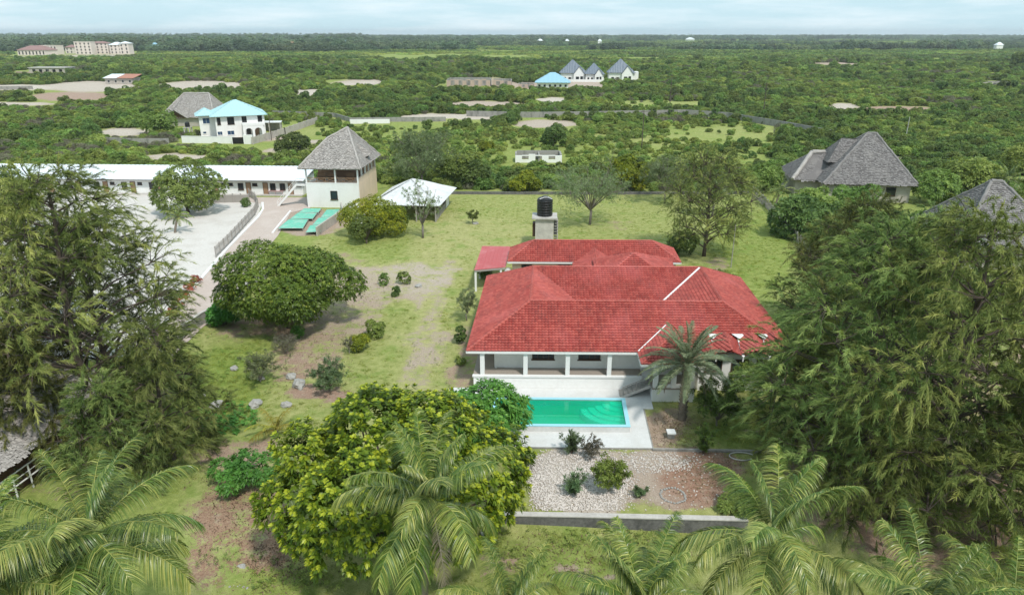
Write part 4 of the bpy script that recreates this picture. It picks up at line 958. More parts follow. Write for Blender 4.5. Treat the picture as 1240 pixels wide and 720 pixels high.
# hotel blocks of the town
def block(label, px, py, W, H, storeys, wall, roof=None, zr=0, group='town buildings on the far left', D=14):
    h = thing('town_building', label, 'building', G(px, py), R(rng.uniform(-14, 8)), group)
    wall_box('wall', 0, W, 0, D, -1, H, wall, h)
    sh_ = H / storeys; n = max(2, int(W / 5))
    for s in range(storeys):
        for k in range(n):
            c_ = W * (k + .5) / n; window(h, idm, c_ - 1.0, c_ + 1.0, s * sh_ + .9, s * sh_ + sh_ * .8, 0, bars=0, fw=.2, sill=False)
    if roof: pl, c, a, b = hip(-1, W + 1, -1, D + 1, H, zr); tag(roof_part('roof', pl, roof, h, seed=int(px), under=.2, cw=3, cl=90, lift=.01, roll=.1, seg=2), kind='stuff')
    else: m = MB(); m.box(-.3, W + .3, -.3, .2, H, H + .9); m.box(-.3, .2, .203, D, H, H + .9); m.box(W - .2, W + .3, .203, D, H, H + .9); m.build('parapet', wall, h)
    return h
M['hotel'] = mat_var('pale_pink_render', (.76, .66, .60), (.68, .58, .53), .1)
M['hotel_roof'] = mat_var('muted_red_roof', (.32, .19, .17), (.26, .15, .14), .1)
block('long low cream hall with a muted red roof in the far town', 22, 67, 44, 7, 1, M['hotel'], M['hotel_roof'], 13, D=24)
block('low pale pink block beside the tallest hotel in the far town', 50, 66, 28, 12, 2, M['hotel'])
block('tall pale pink hotel block of four storeys in the far town', 92, 66, 24, 17, 4, M['hotel'])
block('central pale pink hotel block with a raised roof terrace in the far town', 112, 65.5, 24, 15.5, 4, M['hotel'], M['hotel_roof'], 18)
block('right pale pink hotel block with white dome roof in the far town', 134, 65.5, 18, 13, 3, M['hotel'], M['white_metal'], 17)
block('white roofed pale block at the right end of the hotel', 146, 65.5, 14, 15, 3, M['hotel'], M['white_metal'], 18)
block('reddish roofed house left of the hotel in the far town', 80, 65, 14, 9, 2, M['hotel'], M['hotel_roof'], 13)
HUTS = []
def roofhut(label, px, py, W, roof, H=9, zr=14): HUTS.append((px, py, W)); return far_house('town_house', label, G(px, py), R(rng.uniform(-20, 20)), W, W * .7, H, roof, zr, nwin=2, group='small houses on the horizon')
for lb, px, py, W, rf in (('bright blue roofed house in the far trees', 205, 58.5, 15, M['blue_metal']), ('lower bright blue roof behind the bushes of the far town', 184, 62, 12, M['blue_metal']), ('white roofed house right of the bright blue roof', 220, 56, 17, M['white_metal']),
                          ('white house high in the trees at the far left edge', 10, 52, 12, M['white_metal']), ('rust roofed house among trees right of the hotel', 174, 57, 14, M['gold_metal']), ('tiny white roof in the trees at the top centre left', 331, 55.5, 12, M['white_metal']),
                          ('white roof with blue neighbour near the horizon', 405, 54, 15, M['white_metal']), ('pale blue roof near the horizon beside a white one', 415, 55.5, 15, M['blue_metal']), ('pinkish house low in the trees near the horizon', 350, 60, 14, M['gold_metal']),
                          ('tiny white house in the middle of the horizon trees', 652, 53.5, 14, M['white_metal']), ('small white house at the horizon right of centre', 684, 54, 10, M['white_metal']), ('long white house at the horizon right of the centre', 830, 50.5, 30, M['white_metal']),
                          ('lone white house in the right part of the far scrub', 1206, 61, 12, M['white_metal']), ('small pale house by the dark grove near the horizon', 724, 54, 10, M['white_metal'])): roofhut(lb, px, py, W, rf)
# ------------------------------------------------------------------ walls and fences of the compound
def bar_fence(name, label, pts, h, mat, gap=.22, w=.10, t=.04, post=2.2, pmat=None, cat='fence', jit=.0, group=None):
    """posts, rails and upright slats, each post and slat a part of its own"""
    root = thing(name, label, cat, pts[0], 0, group); o = Vector(pts[0]); slats = []; posts = []; rails = MB()
    shared = {}
    for a, b in zip(pts, pts[1:]):
        a = Vector(a) - o; b = Vector(b) - o; d = b - a; L = d.length; ang = math.atan2(d.y, d.x)
        for k in range(int(L / gap)):
            slats.append((a.lerp(b, (k + .5) * gap / L), ang))
        n = max(1, int(round(L / post)))
        for k in range(n + 1): posts.append((a.lerp(b, k / n), ang))
        for z in (h * .25, h * .8): rails.bar(a + Vector((0, 0, z)), b + Vector((0, 0, z)), .05, .07)
    rails.build('rail', mat, root)
    m = MB(); m.box(-w / 2, w / 2, -t - .03, -.028, .05, h); sm_ = m.mesh('slat', mat)
    m = MB(); m.box(-.07, .07, -.07, .07, -.2, h + .12); pm_ = m.mesh('post', pmat or mat)
    for p, an in posts: link('post', pm_, root, p, an)
    if len(slats) <= 300:
        for p, an in slats:
            o_ = link('slat', sm_, root, p, an + (rng.uniform(-.1, .1) if jit else 0))
            if jit: o_.scale = (1, 1, rng.uniform(1 - jit, 1 + jit)); o_.rotation_euler[1] = rng.uniform(-.04, .04)
    return root
bar_fence('slat_fence', 'grey slatted fence curving along the pale drive beside the sand court', [G(302, 238.5), G(309, 243), G(313, 251), G(309, 261), G(277, 297), G(262, 312)], 1.6, M['grey_wood'], gap=.36, w=.12)
fp = thing('panel_fence', 'grey panel fence between the sand court and the row of rooms', 'fence', G(225, 246)); o = G(225, 246); b_ = G(302, 245) - o
n = 8
for k in range(n):
    a, b = b_ * (k / n), b_ * ((k + 1) / n); m = MB(); m.bar(a + Vector((0, 0, .75)), b + Vector((0, 0, .75)), .05, 1.4); m.build('panel', M['grey_wood'], fp)
for k in range(n + 1):
    a = b_ * (k / n); m = MB(); m.box(a.x - .08, a.x + .08, a.y - .09, a.y + .09, 0, 1.75); m.build('post', M['grey_wood'], fp)
wall_line('garden_wall', 'grey concrete garden wall between the drive and the mango tree', [G(218, 412), G(245, 393), G(276, 376), G(330, 330)], 1.35, .25, M['concrete'], cap=M['pale_concrete'])
wall_line('garden_wall', 'grey block wall beside the green shade nets', [G(384, 286), G(416, 263), G(413.5, 255)], 1.5, .25, M['coral_block'])
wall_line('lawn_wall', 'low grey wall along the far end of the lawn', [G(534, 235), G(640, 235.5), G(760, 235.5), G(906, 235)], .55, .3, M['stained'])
bar_fence('stake_fence', 'weathered grey stake fence along the right side of the lawn', [G(911, 236), G(926, 250), G(944, 272), G(964, 294), G(985, 320)], 1.7, M['grey_wood'], gap=.30, w=.16, jit=.12)
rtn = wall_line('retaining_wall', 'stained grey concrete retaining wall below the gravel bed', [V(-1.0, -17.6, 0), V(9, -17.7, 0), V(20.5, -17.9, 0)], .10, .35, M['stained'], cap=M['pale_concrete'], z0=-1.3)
wall_line('bed_kerb', 'low concrete kerb between the red soil bed and the grass by the villa', [G(790, 545), G(850, 546), G(905, 547), G(950, 549)], .18, .18, M['concrete'])

# ------------------------------------------------------------------ water tank on its tower
ttw = thing('tank_tower', 'small plastered masonry tower with a slab top behind the villa', 'tower', G(659, 297), R(-3))
m = MB(); m.box(-1.35, 1.35, -1.35, 1.35, 0, 4.4); m.build('wall', M['pale_concrete'], ttw)
m = MB(); m.box(-1.85, 1.85, -1.7, 1.7, 4.403, 4.65); m.build('slab', M['pale_concrete'], ttw)
m = MB(); m.box(-1.78, -1.38, -.9, .6, 1.6, 3.6); m.build('side_box', M['brown_wood'], ttw)
m = MB()
for z in np.arange(.3, 4.3, .42): m.box(1.42, 1.95, -1.2, -.5, z, z + .10)
m.box(1.38, 1.95, -.42, .6, 1.8, 4.1); m.build('side_steps', M['concrete'], ttw)
m = MB(); m.bar((1.95, -1.25, 0), (1.95, -1.25, 4.4), .08); m.bar((1.95, -.45, 0), (1.95, -.45, 4.4), .08); m.build('ladder_rail', M['pale_concrete'], ttw)
m = MB(); m.box(-.35, .35, -1.40, -1.352, 0, .6); m.build('hatch', M['dark'], ttw)
p = G(659, 297)
wt = thing('water_tank', 'black ribbed plastic water tank on top of the plastered tower', 'water tank', (p.x, p.y, 4.652))
prof = [(0, 0), (1.13, 0)]
for k in range(6): z = .15 + k * .38; prof += [(1.13, z), (1.18, z + .05), (1.18, z + .2), (1.13, z + .25)]
prof += [(1.1, 2.5), (.85, 2.68), (.45, 2.74), (0, 2.74)]
m = MB(); m.lathe(prof, 24); m.build('body', M['black_plastic'], wt)
m = MB(); m.lathe([(0, 2.742), (.42, 2.742), (.42, 2.88), (0, 2.9)], 16); m.build('lid', M['black_plastic'], wt)
m = MB(); m.tube([(-.8, -.75, 2.6), (-.2, -.6, 2.82), (.5, -.5, 2.8), (1.0, -.5, 2.55)], .05, 6); m.build('pipe', M['white_paint'], wt)

# ------------------------------------------------------------------ poles
def pole(label, px, py, h, r, mat, arm=True, name='utility_pole'):
    t = thing(name, label, 'pole', G(px, py)); m = MB(); m.tube([(0, 0, -.3), (0, 0, h)], [r, r * .7], 8); m.build('shaft', mat, t)
    if arm: m = MB(); m.bar((-.9, 0, h - .5), (.9, 0, h - .5), .12); m.build('crossarm', mat, t)
    return t
pole('thin bare grey post standing on the lawn right of the villa', 885, 324, 6.0, .07, M['grey_wood'], False, 'post')
pole('dark wooden power pole in the scrub behind the lawn', 777, 180, 10.5, .14, M['bark'])
pole('distant wooden power pole on the far side of the scrub wall', 924, 139, 12, .16, M['bark'])
pole('distant power pole beside the gabled white houses', 811, 127, 13, .16, M['bark'])
pole('pale leaning pole in the bushes right of the big thatched house', 1096, 171, 7, .12, M['pale_concrete'], False)
pole('tall thin mast in the trees left of the far hotel', 317, 62, 15, .3, M['pale_concrete'], False)
pole('power pole beside the pinkish block wall', 329, 170, 7.5, .12, M['bark'])

# ------------------------------------------------------------------ shade nets over the seed beds
nets = [((338, 276), (366, 276), (372, 266), (350, 266), 'frontmost left'), ((352, 265), (378, 264.5), (383, 258), (361, 258), 'middle left'), ((362, 257.5), (385, 257), (388, 252.5), (369, 252.5), 'rearmost left'),
        ((371, 281), (388, 280), (394, 272), (376, 273), 'frontmost right'), ((379, 272), (396, 271), (402, 263), (386, 264), 'middle right'), ((389, 263), (404, 262), (411, 253.5), (396, 254), 'rearmost right')]
for a, b, c_, d_, nm in nets:
    cq = ((a[0] + b[0] + c_[0] + d_[0]) / 4, (a[1] + b[1] + c_[1] + d_[1]) / 4); P = [G(cq[0] + (q[0] - cq[0]) * 1.08, cq[1] + (q[1] - cq[1]) * 1.08, .5) for q in (a, b, c_, d_)]; o = P[0].copy(); o.z = 0
    t = thing('shade_net', f'{nm} green shade net stretched over a seed bed by the drive', 'shade net', o, 0, 'green shade nets by the drive')
    m = MB(); k = 6
    gr = [[(P[0].lerp(P[1], i / k)).lerp(P[3].lerp(P[2], i / k), j / k) - o + Vector((0, 0, .10 * rng.uniform(-1, .6) if 0 < i < k and 0 < j < k else 0)) for i in range(k + 1)] for j in range(k + 1)]
    for j in range(k):
        for i in range(k):
            m.face([gr[j][i], gr[j][i + 1], gr[j + 1][i + 1], gr[j + 1][i]]); 
    m.build('net', M['net'], t)
    for q in P: q = q - o; m = MB(); m.box(q.x - .05, q.x + .05, q.y - .05, q.y + .05, 0, .48); m.build('stake', M['grey_wood'], t)
    m = MB()
    for i in range(4): m.bar(P[i] - o + Vector((0, 0, .0)), P[(i + 1) % 4] - o, .05)
    m.build('rail', M['grey_wood'], t)

# ------------------------------------------------------------------ little things
lb = thing('garden_lamp', 'small pale concrete lamp box on the bare soil by the pool deck', 'lamp', G(812, 529))
m = MB(); m.box(-.26, .26, -.26, .26, 0, .42); m.build('base', M['concrete'], lb); m = MB(); m.box(-.33, .33, -.33, .33, .423, .56); m.build('top', M['white_paint'], lb)
rs = thing('stone_ring', 'ring of small stones laid on the soil below the villa', 'stone ring', G(815, 600))
def rock_mesh(name, seed, mat, sub=2):
    bm = bmesh.new(); bmesh.ops.create_icosphere(bm, subdivisions=sub, radius=1); rr = np.random.default_rng(seed); off = rr.uniform(0, 50, 3)
    from mathutils import noise as mn
    for v in bm.verts:
        n_ = mn.noise(v.co * 1.1 + Vector(off)) * .45 + mn.noise(v.co * 2.7 + Vector(off)) * .22; v.co *= 1 + n_
    bm.verts.ensure_lookup_table(); me = bpy.data.meshes.new(name); bm.to_mesh(me); bm.free(); me.materials.append(mat); return me
smallrock = [rock_mesh('stone', k, M['grey_stone'], 1) for k in range(4)]
for k in range(26):
    t = 2 * math.pi * k / 26; r_ = .85 + rng.uniform(-.05, .05)
    o_ = link('stone', smallrock[k % 4], rs, (r_ * math.cos(t), r_ * math.sin(t), .05), rng.uniform(0, 6), (.12, .09, .08))
hs_ = thing('hose', 'grey hose coiled on the red soil by the kerb', 'hose', G(898, 553)); m = MB()
m.tube([(1.0 * math.cos(t) * (1 - t * .03), .55 * math.sin(t), .05 + t * .006) for t in np.linspace(.4, 5.6, 28)], .05, 6); m.build('coil', M['pale_concrete'], hs_)
bigrock = [rock_mesh('rock', 40 + k, M['grey_stone'], 3) for k in range(5)]
def rock(label, px, py, s, z=0): 
    k = int(rng.integers(5)); p = G(px, py, z)
    return tag(link('rock', bigrock[k], None, (p.x, p.y, p.z + s * .2), rng.uniform(0, 6), (s, s * rng.uniform(.7, 1), s * .62)), label, 'rock', 'coral rocks lying in the grass')
for px, py, s, lb_ in ((262, 492, .62, 'large pale coral rock upright in the lush grass on the left'), (245, 480, .35, 'small pale rock beside the edge of the left casuarina'), (309, 491, .62, 'pale coral rock with white top above the leafy plants'), (347, 491, .5, 'coral rock beside the yellowing little palm'), (362, 467, .75, 'broad white coral rock on the bare red soil'),
                       (352, 457, .5, 'flat pale rock behind the broad white coral rock'), (316, 459, .38, 'small rock at the foot of the pale bare shrub'), (283, 447, .4, 'small pale rock on the upper left grass'), (507, 347, .42, 'single dark rock on the dry grass near the little tree'), (576, 271, .45, 'rocks at the foot of the lone sapling on the lawn')): rock(lb_, px, py, s)
for px, py, s, lb_ in ((268, 665, .35, 'leftmost of the grey rocks on the bottom soil'), (283, 676, .5, 'largest grey rock on the bottom soil'), (294, 688, .4, 'grey rock nearest the bottom edge under the yellow green tree'), (288, 668, .28, 'small grey rock behind the largest one on the bottom soil'), (589, 645, .55, 'pale flat rock at the left end of the retaining wall')): rock(lb_, px, py, s, -1)
# gravel bed: stones nobody could count
def scatter_stones(name, n, area, smin, smax, mat, zf, seed, keep=None):
    rr = np.random.default_rng(seed); base = np.array([(1, 0, 0), (-1, 0, 0), (0, 1, 0), (0, -1, 0), (0, 0, 1), (0, 0, -.5)], float)
    tri = np.array([(0, 2, 4), (2, 1, 4), (1, 3, 4), (3, 0, 4), (2, 0, 5), (1, 2, 5), (3, 1, 5), (0, 3, 5)])
    px = rr.uniform(area[0], area[1], n); py = rr.uniform(area[2], area[3], n)
    if keep is not None: k = keep(px, py, rr); px, py = px[k], py[k]
    n = len(px); P = np.array([G(a, b)[:] for a, b in zip(px, py)]); s = rr.uniform(smin, smax, n) ** 1.0
    Vv = base[None] * rr.uniform(.6, 1.3, (n, 6, 1)) * s[:, None, None] * np.array([1, 1, .65]); t = rr.uniform(0, 6.28, n); c, d = np.cos(t)[:, None], np.sin(t)[:, None]
    x = Vv[..., 0] * c - Vv[..., 1] * d; y = Vv[..., 0] * d + Vv[..., 1] * c; Vv[..., 0] = x; Vv[..., 1] = y
    P[:, 2] = zf; Vv = Vv + P[:, None]
    T = (tri[None] + (np.arange(n) * 6)[:, None, None]).reshape(-1, 3)
    return tag(link(name, fast_mesh(name, Vv.reshape(-1, 3), T=T, mat=mat)), kind='stuff')
def bedkeep(px, py, rr):
    w = 1 - smooth01((np.hypot((px - 700) / 62, (py - 585) / 44) - .75) / .5); w2 = .5 * (1 - smooth01((np.hypot((px - 790) / 60, (py - 560) / 14) - .5) / .7))
    w3 = .02
    return (rr.random(len(px)) < np.maximum(np.maximum(w, w2), w3)) & (py < 618) & (py > 544)
scatter_stones('gravel', 17000, (640, 880, 543, 620), .03, .105, M['stone'], .02, 5, bedkeep)
scatter_stones('rubble', 900, (250, 330, 640, 700), .05, .14, M['grey_stone'], -.97, 6, lambda a, b, r_: r_.random(len(a)) < .35 * (np.hypot((a - 285) / 40, (b - 672) / 26) < 1))
# white boards leaning by the hedge
bd = thing('board', 'white board leaning by the golden hedge near the net beds', 'board', G(427, 272), R(20)); m = MB(); m.face([(0, 0, 0), (1.6, 0, .0), (2.6, .6, 1.9), (1.0, .6, 1.9)]); m.face([(0, .06, 0), (1.0, .66, 1.9), (2.6, .66, 1.9), (1.6, .06, 0)]); m.build('panel', M['white_paint'], bd)
# ------------------------------------------------------------------ foliage builders (numpy)
def unit(a): return a / np.maximum(np.linalg.norm(a, axis=-1, keepdims=True), 1e-9)
def rosettes(C, Nn, tint, k, l, w, spread, droop, rr, tip=0.0, lj=.3, fold=.25):
    """k pointed leaves round each centre C with axis Nn -> V, T, tint"""
    n = len(C); a = unit(np.cross(Nn, np.array([.3, .2, 1.0]) + rr.normal(0, .3, (n, 3)))); b = np.cross(Nn, a)
    ph = (np.arange(k) * (2 * math.pi / k))[None] + rr.uniform(0, 6.28, (n, 1)) + rr.uniform(-.4, .4, (n, k))
    th = spread * rr.uniform(.55, 1.25, (n, k))
    D = Nn[:, None] * np.cos(th)[..., None] + (a[:, None] * np.cos(ph)[..., None] + b[:, None] * np.sin(ph)[..., None]) * np.sin(th)[..., None]
    S = unit(np.cross(D, Nn[:, None] + 1e-3)); U = np.cross(S, D)
    L = l * rr.uniform(1 - lj, 1 + lj, (n, k, 1)); W = w * rr.uniform(1 - lj, 1 + lj, (n, k, 1))
    z = np.array([0, 0, 1.0]); B = C[:, None] + D * L * .06
    m_ = B + D * L * .5 - z * droop * L * .22
    tp = B + D * L - z * droop * L
    Vv = np.stack([B, m_ + S * W * .5 - U * W * fold, tp, m_ - S * W * .5 - U * W * fold], 2).reshape(-1, 3)
    base = (np.arange(n * k) * 4)[:, None]
    T = np.concatenate([base + np.array([0, 1, 2]), base + np.array([0, 2, 3])])
    tt = np.clip(tint[:, None] + rr.normal(0, .10, (n, k)), 0, 1)
    tt = np.repeat(tt.reshape(-1, 1), 4, 1); tt[:, 2] += tip
    return Vv, T, np.clip(tt, 0, 1).ravel()
def strips(P0, D, L, W, droop, tint, rr, seg=2):
    """tapering, drooping ribbons -> V, T, tint"""
    n = len(P0); z = np.array([0, 0, 1.0]); S = unit(np.cross(D, z + rr.normal(0, .5, (n, 3)))) * W[:, None] * .5
    rows = []
    for i in range(seg + 1):
        t = i / seg; c = P0 + D * (L * t)[:, None] - z * (droop * L * t * t)[:, None]
        if i < seg: rows += [c - S * (1 - t * .5), c + S * (1 - t * .5)]
        else: rows += [c]
    k = len(rows); Vv = np.stack(rows, 1).reshape(-1, 3); b = (np.arange(n) * k)[:, None]; T = []
    for i in range(seg - 1): T += [b + np.array([2 * i, 2 * i + 1, 2 * i + 3]), b + np.array([2 * i, 2 * i + 3, 2 * i + 2])]
    T.append(b + np.array([2 * seg - 2, 2 * seg - 1, 2 * seg]))
    tt = np.repeat(tint[:, None], k, 1) + np.linspace(0, .12, k)[None]
    return Vv, np.concatenate(T), np.clip(tt, 0, 1).ravel()
def join(parts):
    Vs, Ts, tt, n = [], [], [], 0
    for v, t, c in parts: Vs.append(v); Ts.append(t + n); tt.append(c); n += len(v)
    return np.concatenate(Vs), np.concatenate(Ts), np.concatenate(tt)
def sphere_pts(n, rr): return unit(rr.normal(0, 1, (n, 3)))

def crown_mesh(name, seed, rad, mat, lobes=22, lobe_r=.42, n=900, k=6, leaf=.30, lw=.13, spread=1.0, droop=.25, zlow=-.55, base=.35, tipup=0.0, flat=0.0, young=0.0, gaps=.0):
    """uneven crown of leafy lobes; rad = (rx, ry, rz). tint: clump to clump variety; young = share of pale young growth at shoot tips"""
    rr = np.random.default_rng(seed); rad = np.array(rad, float)
    d = sphere_pts(lobes * 3, rr); d = d[d[:, 2] > zlow][:lobes]; nl = len(d)
    c = d * rad * (rr.uniform(.45, .80, (nl, 1))); lr = lobe_r * rad.mean() * rr.uniform(.6, 1.25, nl); lt = rr.uniform(-.16, .16, nl)
    li = rr.choice(nl, n * 3, p=lr ** 2 / (lr ** 2).sum()); sn = sphere_pts(n * 3, rr)
    p = c[li] + sn * lr[li][:, None] * rr.uniform(.72, 1.04, (n * 3, 1)) * np.array([1, 1, .85])
    own = np.linalg.norm((p[:, None] - c[None]) / lr[None, :, None], axis=-1)      # inside another lobe?
    own[np.arange(len(p)), li] = 9; keep = (own.min(1) > .80) & (rr.random(len(p)) < np.where(sn[:, 2] < -.35, .35, 1))
    if gaps: keep &= fbm(p[:, 0] / rad[0] * 4 + 50, (p[:, 1] + p[:, 2]) / rad[1] * 4 + 50, seed) > gaps
    p, sn, li = p[keep][:n], sn[keep][:n], li[keep][:n]
    ax = unit(sn + np.array([0, 0, .55]) + unit(p / rad) * .5 + rr.normal(0, .25, p.shape))
    t = base + lt[li] + rr.normal(0, .09, len(p))
    parts = [rosettes(p, ax, t, k, leaf, lw, spread, droop, rr, tip=.08)]
    if young:
        q = (rr.random(len(p)) < young) & (sn[:, 2] > -.3)
        parts.append(rosettes(p[q] + ax[q] * leaf * .35, ax[q], np.clip(rr.normal(.86, .12, q.sum()), 0, 1), max(4, k - 3), leaf * .62, lw * .85, spread * .75, droop * 1.3, rr, tip=.1))
    v, T, tt = join(parts)
    return fast_mesh(name, v, T=T, tint=tt, mat=mat), c
def limbs_mesh(name, base, targets, r0, mat, fork=.35, seed=0, k=7, lean=(0, 0)):
    """tapered trunk from the origin to a fork, limbs on to the targets"""
    rr = np.random.default_rng(seed); m = MB(); f = Vector((lean[0], lean[1], base * fork)); 
    m.tube([(0, 0, -.5), (f.x * .4, f.y * .4, f.z * .5), f], [r0 * 1.25, r0, r0 * .85], k)
    for t in targets:
        t = Vector(t); a = f.lerp(t, .5) + Vector((rr.normal(0, .12) * t.length * .3, rr.normal(0, .12) * t.length * .3, abs(t.z - f.z) * .06))
        m.tube([f - Vector((0, 0, r0 * .5)), a, t], [r0 * .6, r0 * .34, r0 * .1], 6)
    return m.mesh(name, mat, True)
def broadleaf(name, label, cat, loc, rad, h, mat, seed, r0=.25, bark='bark', n=900, rz=0.0, group=None, fork=.3, nl=9, shell=None, **kw):
    """tree: trunk with limbs, crown of lobes centred h above the ground"""
    t = thing(name, label, cat, loc, rz, group)
    me, c = crown_mesh('crown', seed, rad, mat, n=n, **kw); o = link('crown', me, t, (0, 0, h))
    tg = [(p[0], p[1], p[2] + h) for p in c[:nl]]
    link('trunk', limbs_mesh('trunk', h, tg, r0, M[bark], fork, seed), t); return t

# ------------------------------------------------------------------ casuarinas
def casuarina_mesh(seed, H, Rm, mat, lobes=36, plumes=26, strands=44, zmin=.18, sl=.36, sw=.034, wind=(.22, -.05), base=.40, lr=(1.5, 2.6), top=.55, pl=(.8, 1.7)):
    """feathery tree: limbs to uneven lobes, each lobe a sheaf of drooping needle plumes"""
    rr = np.random.default_rng(seed); bark = MB(); tr = []
    for i in range(7):
        t = i / 6; tr.append(Vector((math.sin(t * 5 + seed) * .45 * t, math.cos(t * 4 + seed) * .45 * t, H * .93 * t - .4 * (1 - t))))
    r0 = .018 * H; bark.tube(tr, [r0 * (1 - .88 * i / 6) + .03 for i in range(7)], 8)
    P0, DD, tn = [], [], []
    for i in range(lobes):
        t = zmin + (1 - zmin) * ((i + rr.random()) / lobes); az = i * 2.39996 + rr.uniform(-.5, .5)
        u = (t - zmin) / (1 - zmin); env = (math.sin(math.pi * min(1, .22 + u * (1 - .22) * .93)) ** .6) * (1 - top * u ** 3)
        r = Rm * env * rr.uniform(.40, .88); L = rr.uniform(*lr) * (.7 + .4 * env); x = min(5.99, t * 6 * .86); p = tr[int(x)].lerp(tr[int(x) + 1], x - int(x)); c = Vector((math.cos(az) * r + p.x, math.sin(az) * r + p.y, H * t * .95))
        s0 = Vector((p.x, p.y, max(H * .08, c.z - r * rr.uniform(.35, .7)))); x = max(0, min(5.99, (s0.z + .4) / (H * .93) * 6)); s0 = tr[int(x)].lerp(tr[int(x) + 1], x - int(x))
        mid_ = s0.lerp(c, .55) + Vector((0, 0, r * .10)); tip = c + (c - mid_).normalized() * L * .6
        q = r0 * (.42 - .22 * u); bark.tube([s0, mid_, c, tip], [q, q * .6, q * .32, .015], 5, cap=False)
        lt = rr.normal(0, .11); outw = np.array([math.cos(az), math.sin(az), .25]); C0 = np.array(c)
        for j in range(plumes):
            d = unit(rr.normal(0, 1, 3) * np.array([1, 1, .85]) + outw * .5 + np.array([wind[0], wind[1], .30])); b0 = C0 + d * L * rr.uniform(.10, .85) * np.array([1, 1, 1.0])
            pd = unit(d + rr.normal(0, .3, 3) + np.array([wind[0], wind[1], .25])); ln = rr.uniform(*pl); ss = rr.random(strands) ** .75
            if j % 3 == 0: bark.tube([C0, b0, b0 + pd * ln * .6], [.035, .02, .006], 3, cap=False)
            bs = b0[None] + pd[None] * (ss * ln)[:, None] - np.array([0, 0, 1.0])[None] * (ss ** 2.2 * ln * .42)[:, None]
            d2 = unit(pd[None] * rr.uniform(.4, 1.0, (strands, 1)) + rr.normal(0, .34, (strands, 3)) + np.array([wind[0], wind[1], -.06])[None])
            P0.append(bs); DD.append(d2); tn.append(np.full(strands, base + lt + rr.normal(0, .15)) + rr.normal(0, .08, strands) + .16 * ss)
    P0 = np.concatenate(P0); DD = np.concatenate(DD); tn = np.clip(np.concatenate(tn), 0, 1); n = len(P0)
    v, T, tt = strips(P0, DD, sl * rr.uniform(.5, 1.4, n), sw * rr.uniform(.7, 1.4, n), rr.uniform(.15, .60, n), tn, rr)
    return fast_mesh('crown', v, T=T, tint=tt, mat=mat), bark.mesh('trunk', M['bark'], True)
def casuarina(label, loc, me, rz=0, scale=1.0, group='casuarina trees round the compound'):
    t = thing('casuarina_tree', label, 'tree', loc, rz, group); link('trunk', me[1], t); link('crown', me[0], t); t.scale = (scale,) * 3 if not hasattr(scale, '__len__') else scale; return t
casA = casuarina_mesh(3, 20, 8.9, M['casuarina'], lobes=64, plumes=24, strands=60, zmin=.2, lr=(1.5, 2.6))
casB = casuarina_mesh(8, 19, 7.8, M['casuarina_dark'], lobes=60, plumes=24, strands=68, zmin=.16, lr=(1.5, 2.7))
casC = casuarina_mesh(15, 11, 4.4, M['casuarina'], lobes=34, plumes=24, strands=46, zmin=.08, lr=(1.0, 1.8), sl=.42, pl=(.6, 1.2))
casE = casuarina_mesh(27, 13, 5.6, M['casuarina_dark'], lobes=50, plumes=26, strands=46, zmin=.2, lr=(1.5, 2.6), top=.25)
casD = casuarina_mesh(21, 15, 5.8, M['casuarina_dark'], lobes=48, plumes=26, strands=48, zmin=.22, lr=(1.4, 2.5), top=.4)

def tufted_tree(name, label, cat, loc, rad, h, mat, seed, n=1500, lobes=70, lobe_r=.24, r0=.36, bark='bark'):
    """crown of separate leafy shoots: broad drooping leaves round a paler young tip"""
    rr = np.random.default_rng(seed); t = thing(name, label, cat, loc); rad = np.array(rad, float)
    d = sphere_pts(lobes * 3, rr); d = d[d[:, 2] > -.75][:lobes]; c = d * rad * rr.uniform(.55, .86, (lobes, 1)); lr = lobe_r * rad.mean() * rr.uniform(.7, 1.3, lobes)
    li = rr.choice(lobes, n * 4, p=lr ** 2 / (lr ** 2).sum()); sn = sphere_pts(n * 4, rr); p = c[li] + sn * lr[li][:, None] * rr.uniform(.75, 1.15, (n * 4, 1))
    own = np.linalg.norm((p[:, None] - c[None]) / lr[None, :, None], axis=-1); own[np.arange(len(p)), li] = 9; keep = (own.min(1) > .85) & (sn[:, 2] > -.5); p, sn, li = p[keep][:n], sn[keep][:n], li[keep][:n]
    ax = unit(sn * .6 + np.array([0, 0, .8]) + unit(p / rad) * .4 + rr.normal(0, .2, p.shape)); k = len(p); lt = rr.normal(0, .08, lobes)[li]
    a = rosettes(p, ax, .34 + lt + rr.normal(0, .07, k), 10, .38, .17, 1.45, .45, rr)
    b = rosettes(p + ax * .10, ax, .46 + lt + rr.normal(0, .08, k), 8, .33, .16, 1.0, .40, rr)
    y = rr.random(k) < .86; q = p[y] + ax[y] * .20; e = rosettes(q, ax[y], np.clip(rr.normal(.88, .10, y.sum()), .55, 1), 8, .24, .14, .78, .40, rr, tip=.03)
    v, T, tt = join([a, b, e]); link('crown', fast_mesh('crown', v, T=T, tint=tt, mat=mat), t, (0, 0, h)); link('trunk', limbs_mesh('trunk', h, [(x[0], x[1], x[2] + h) for x in c[:18]], r0, M[bark], .3, seed), t); return t

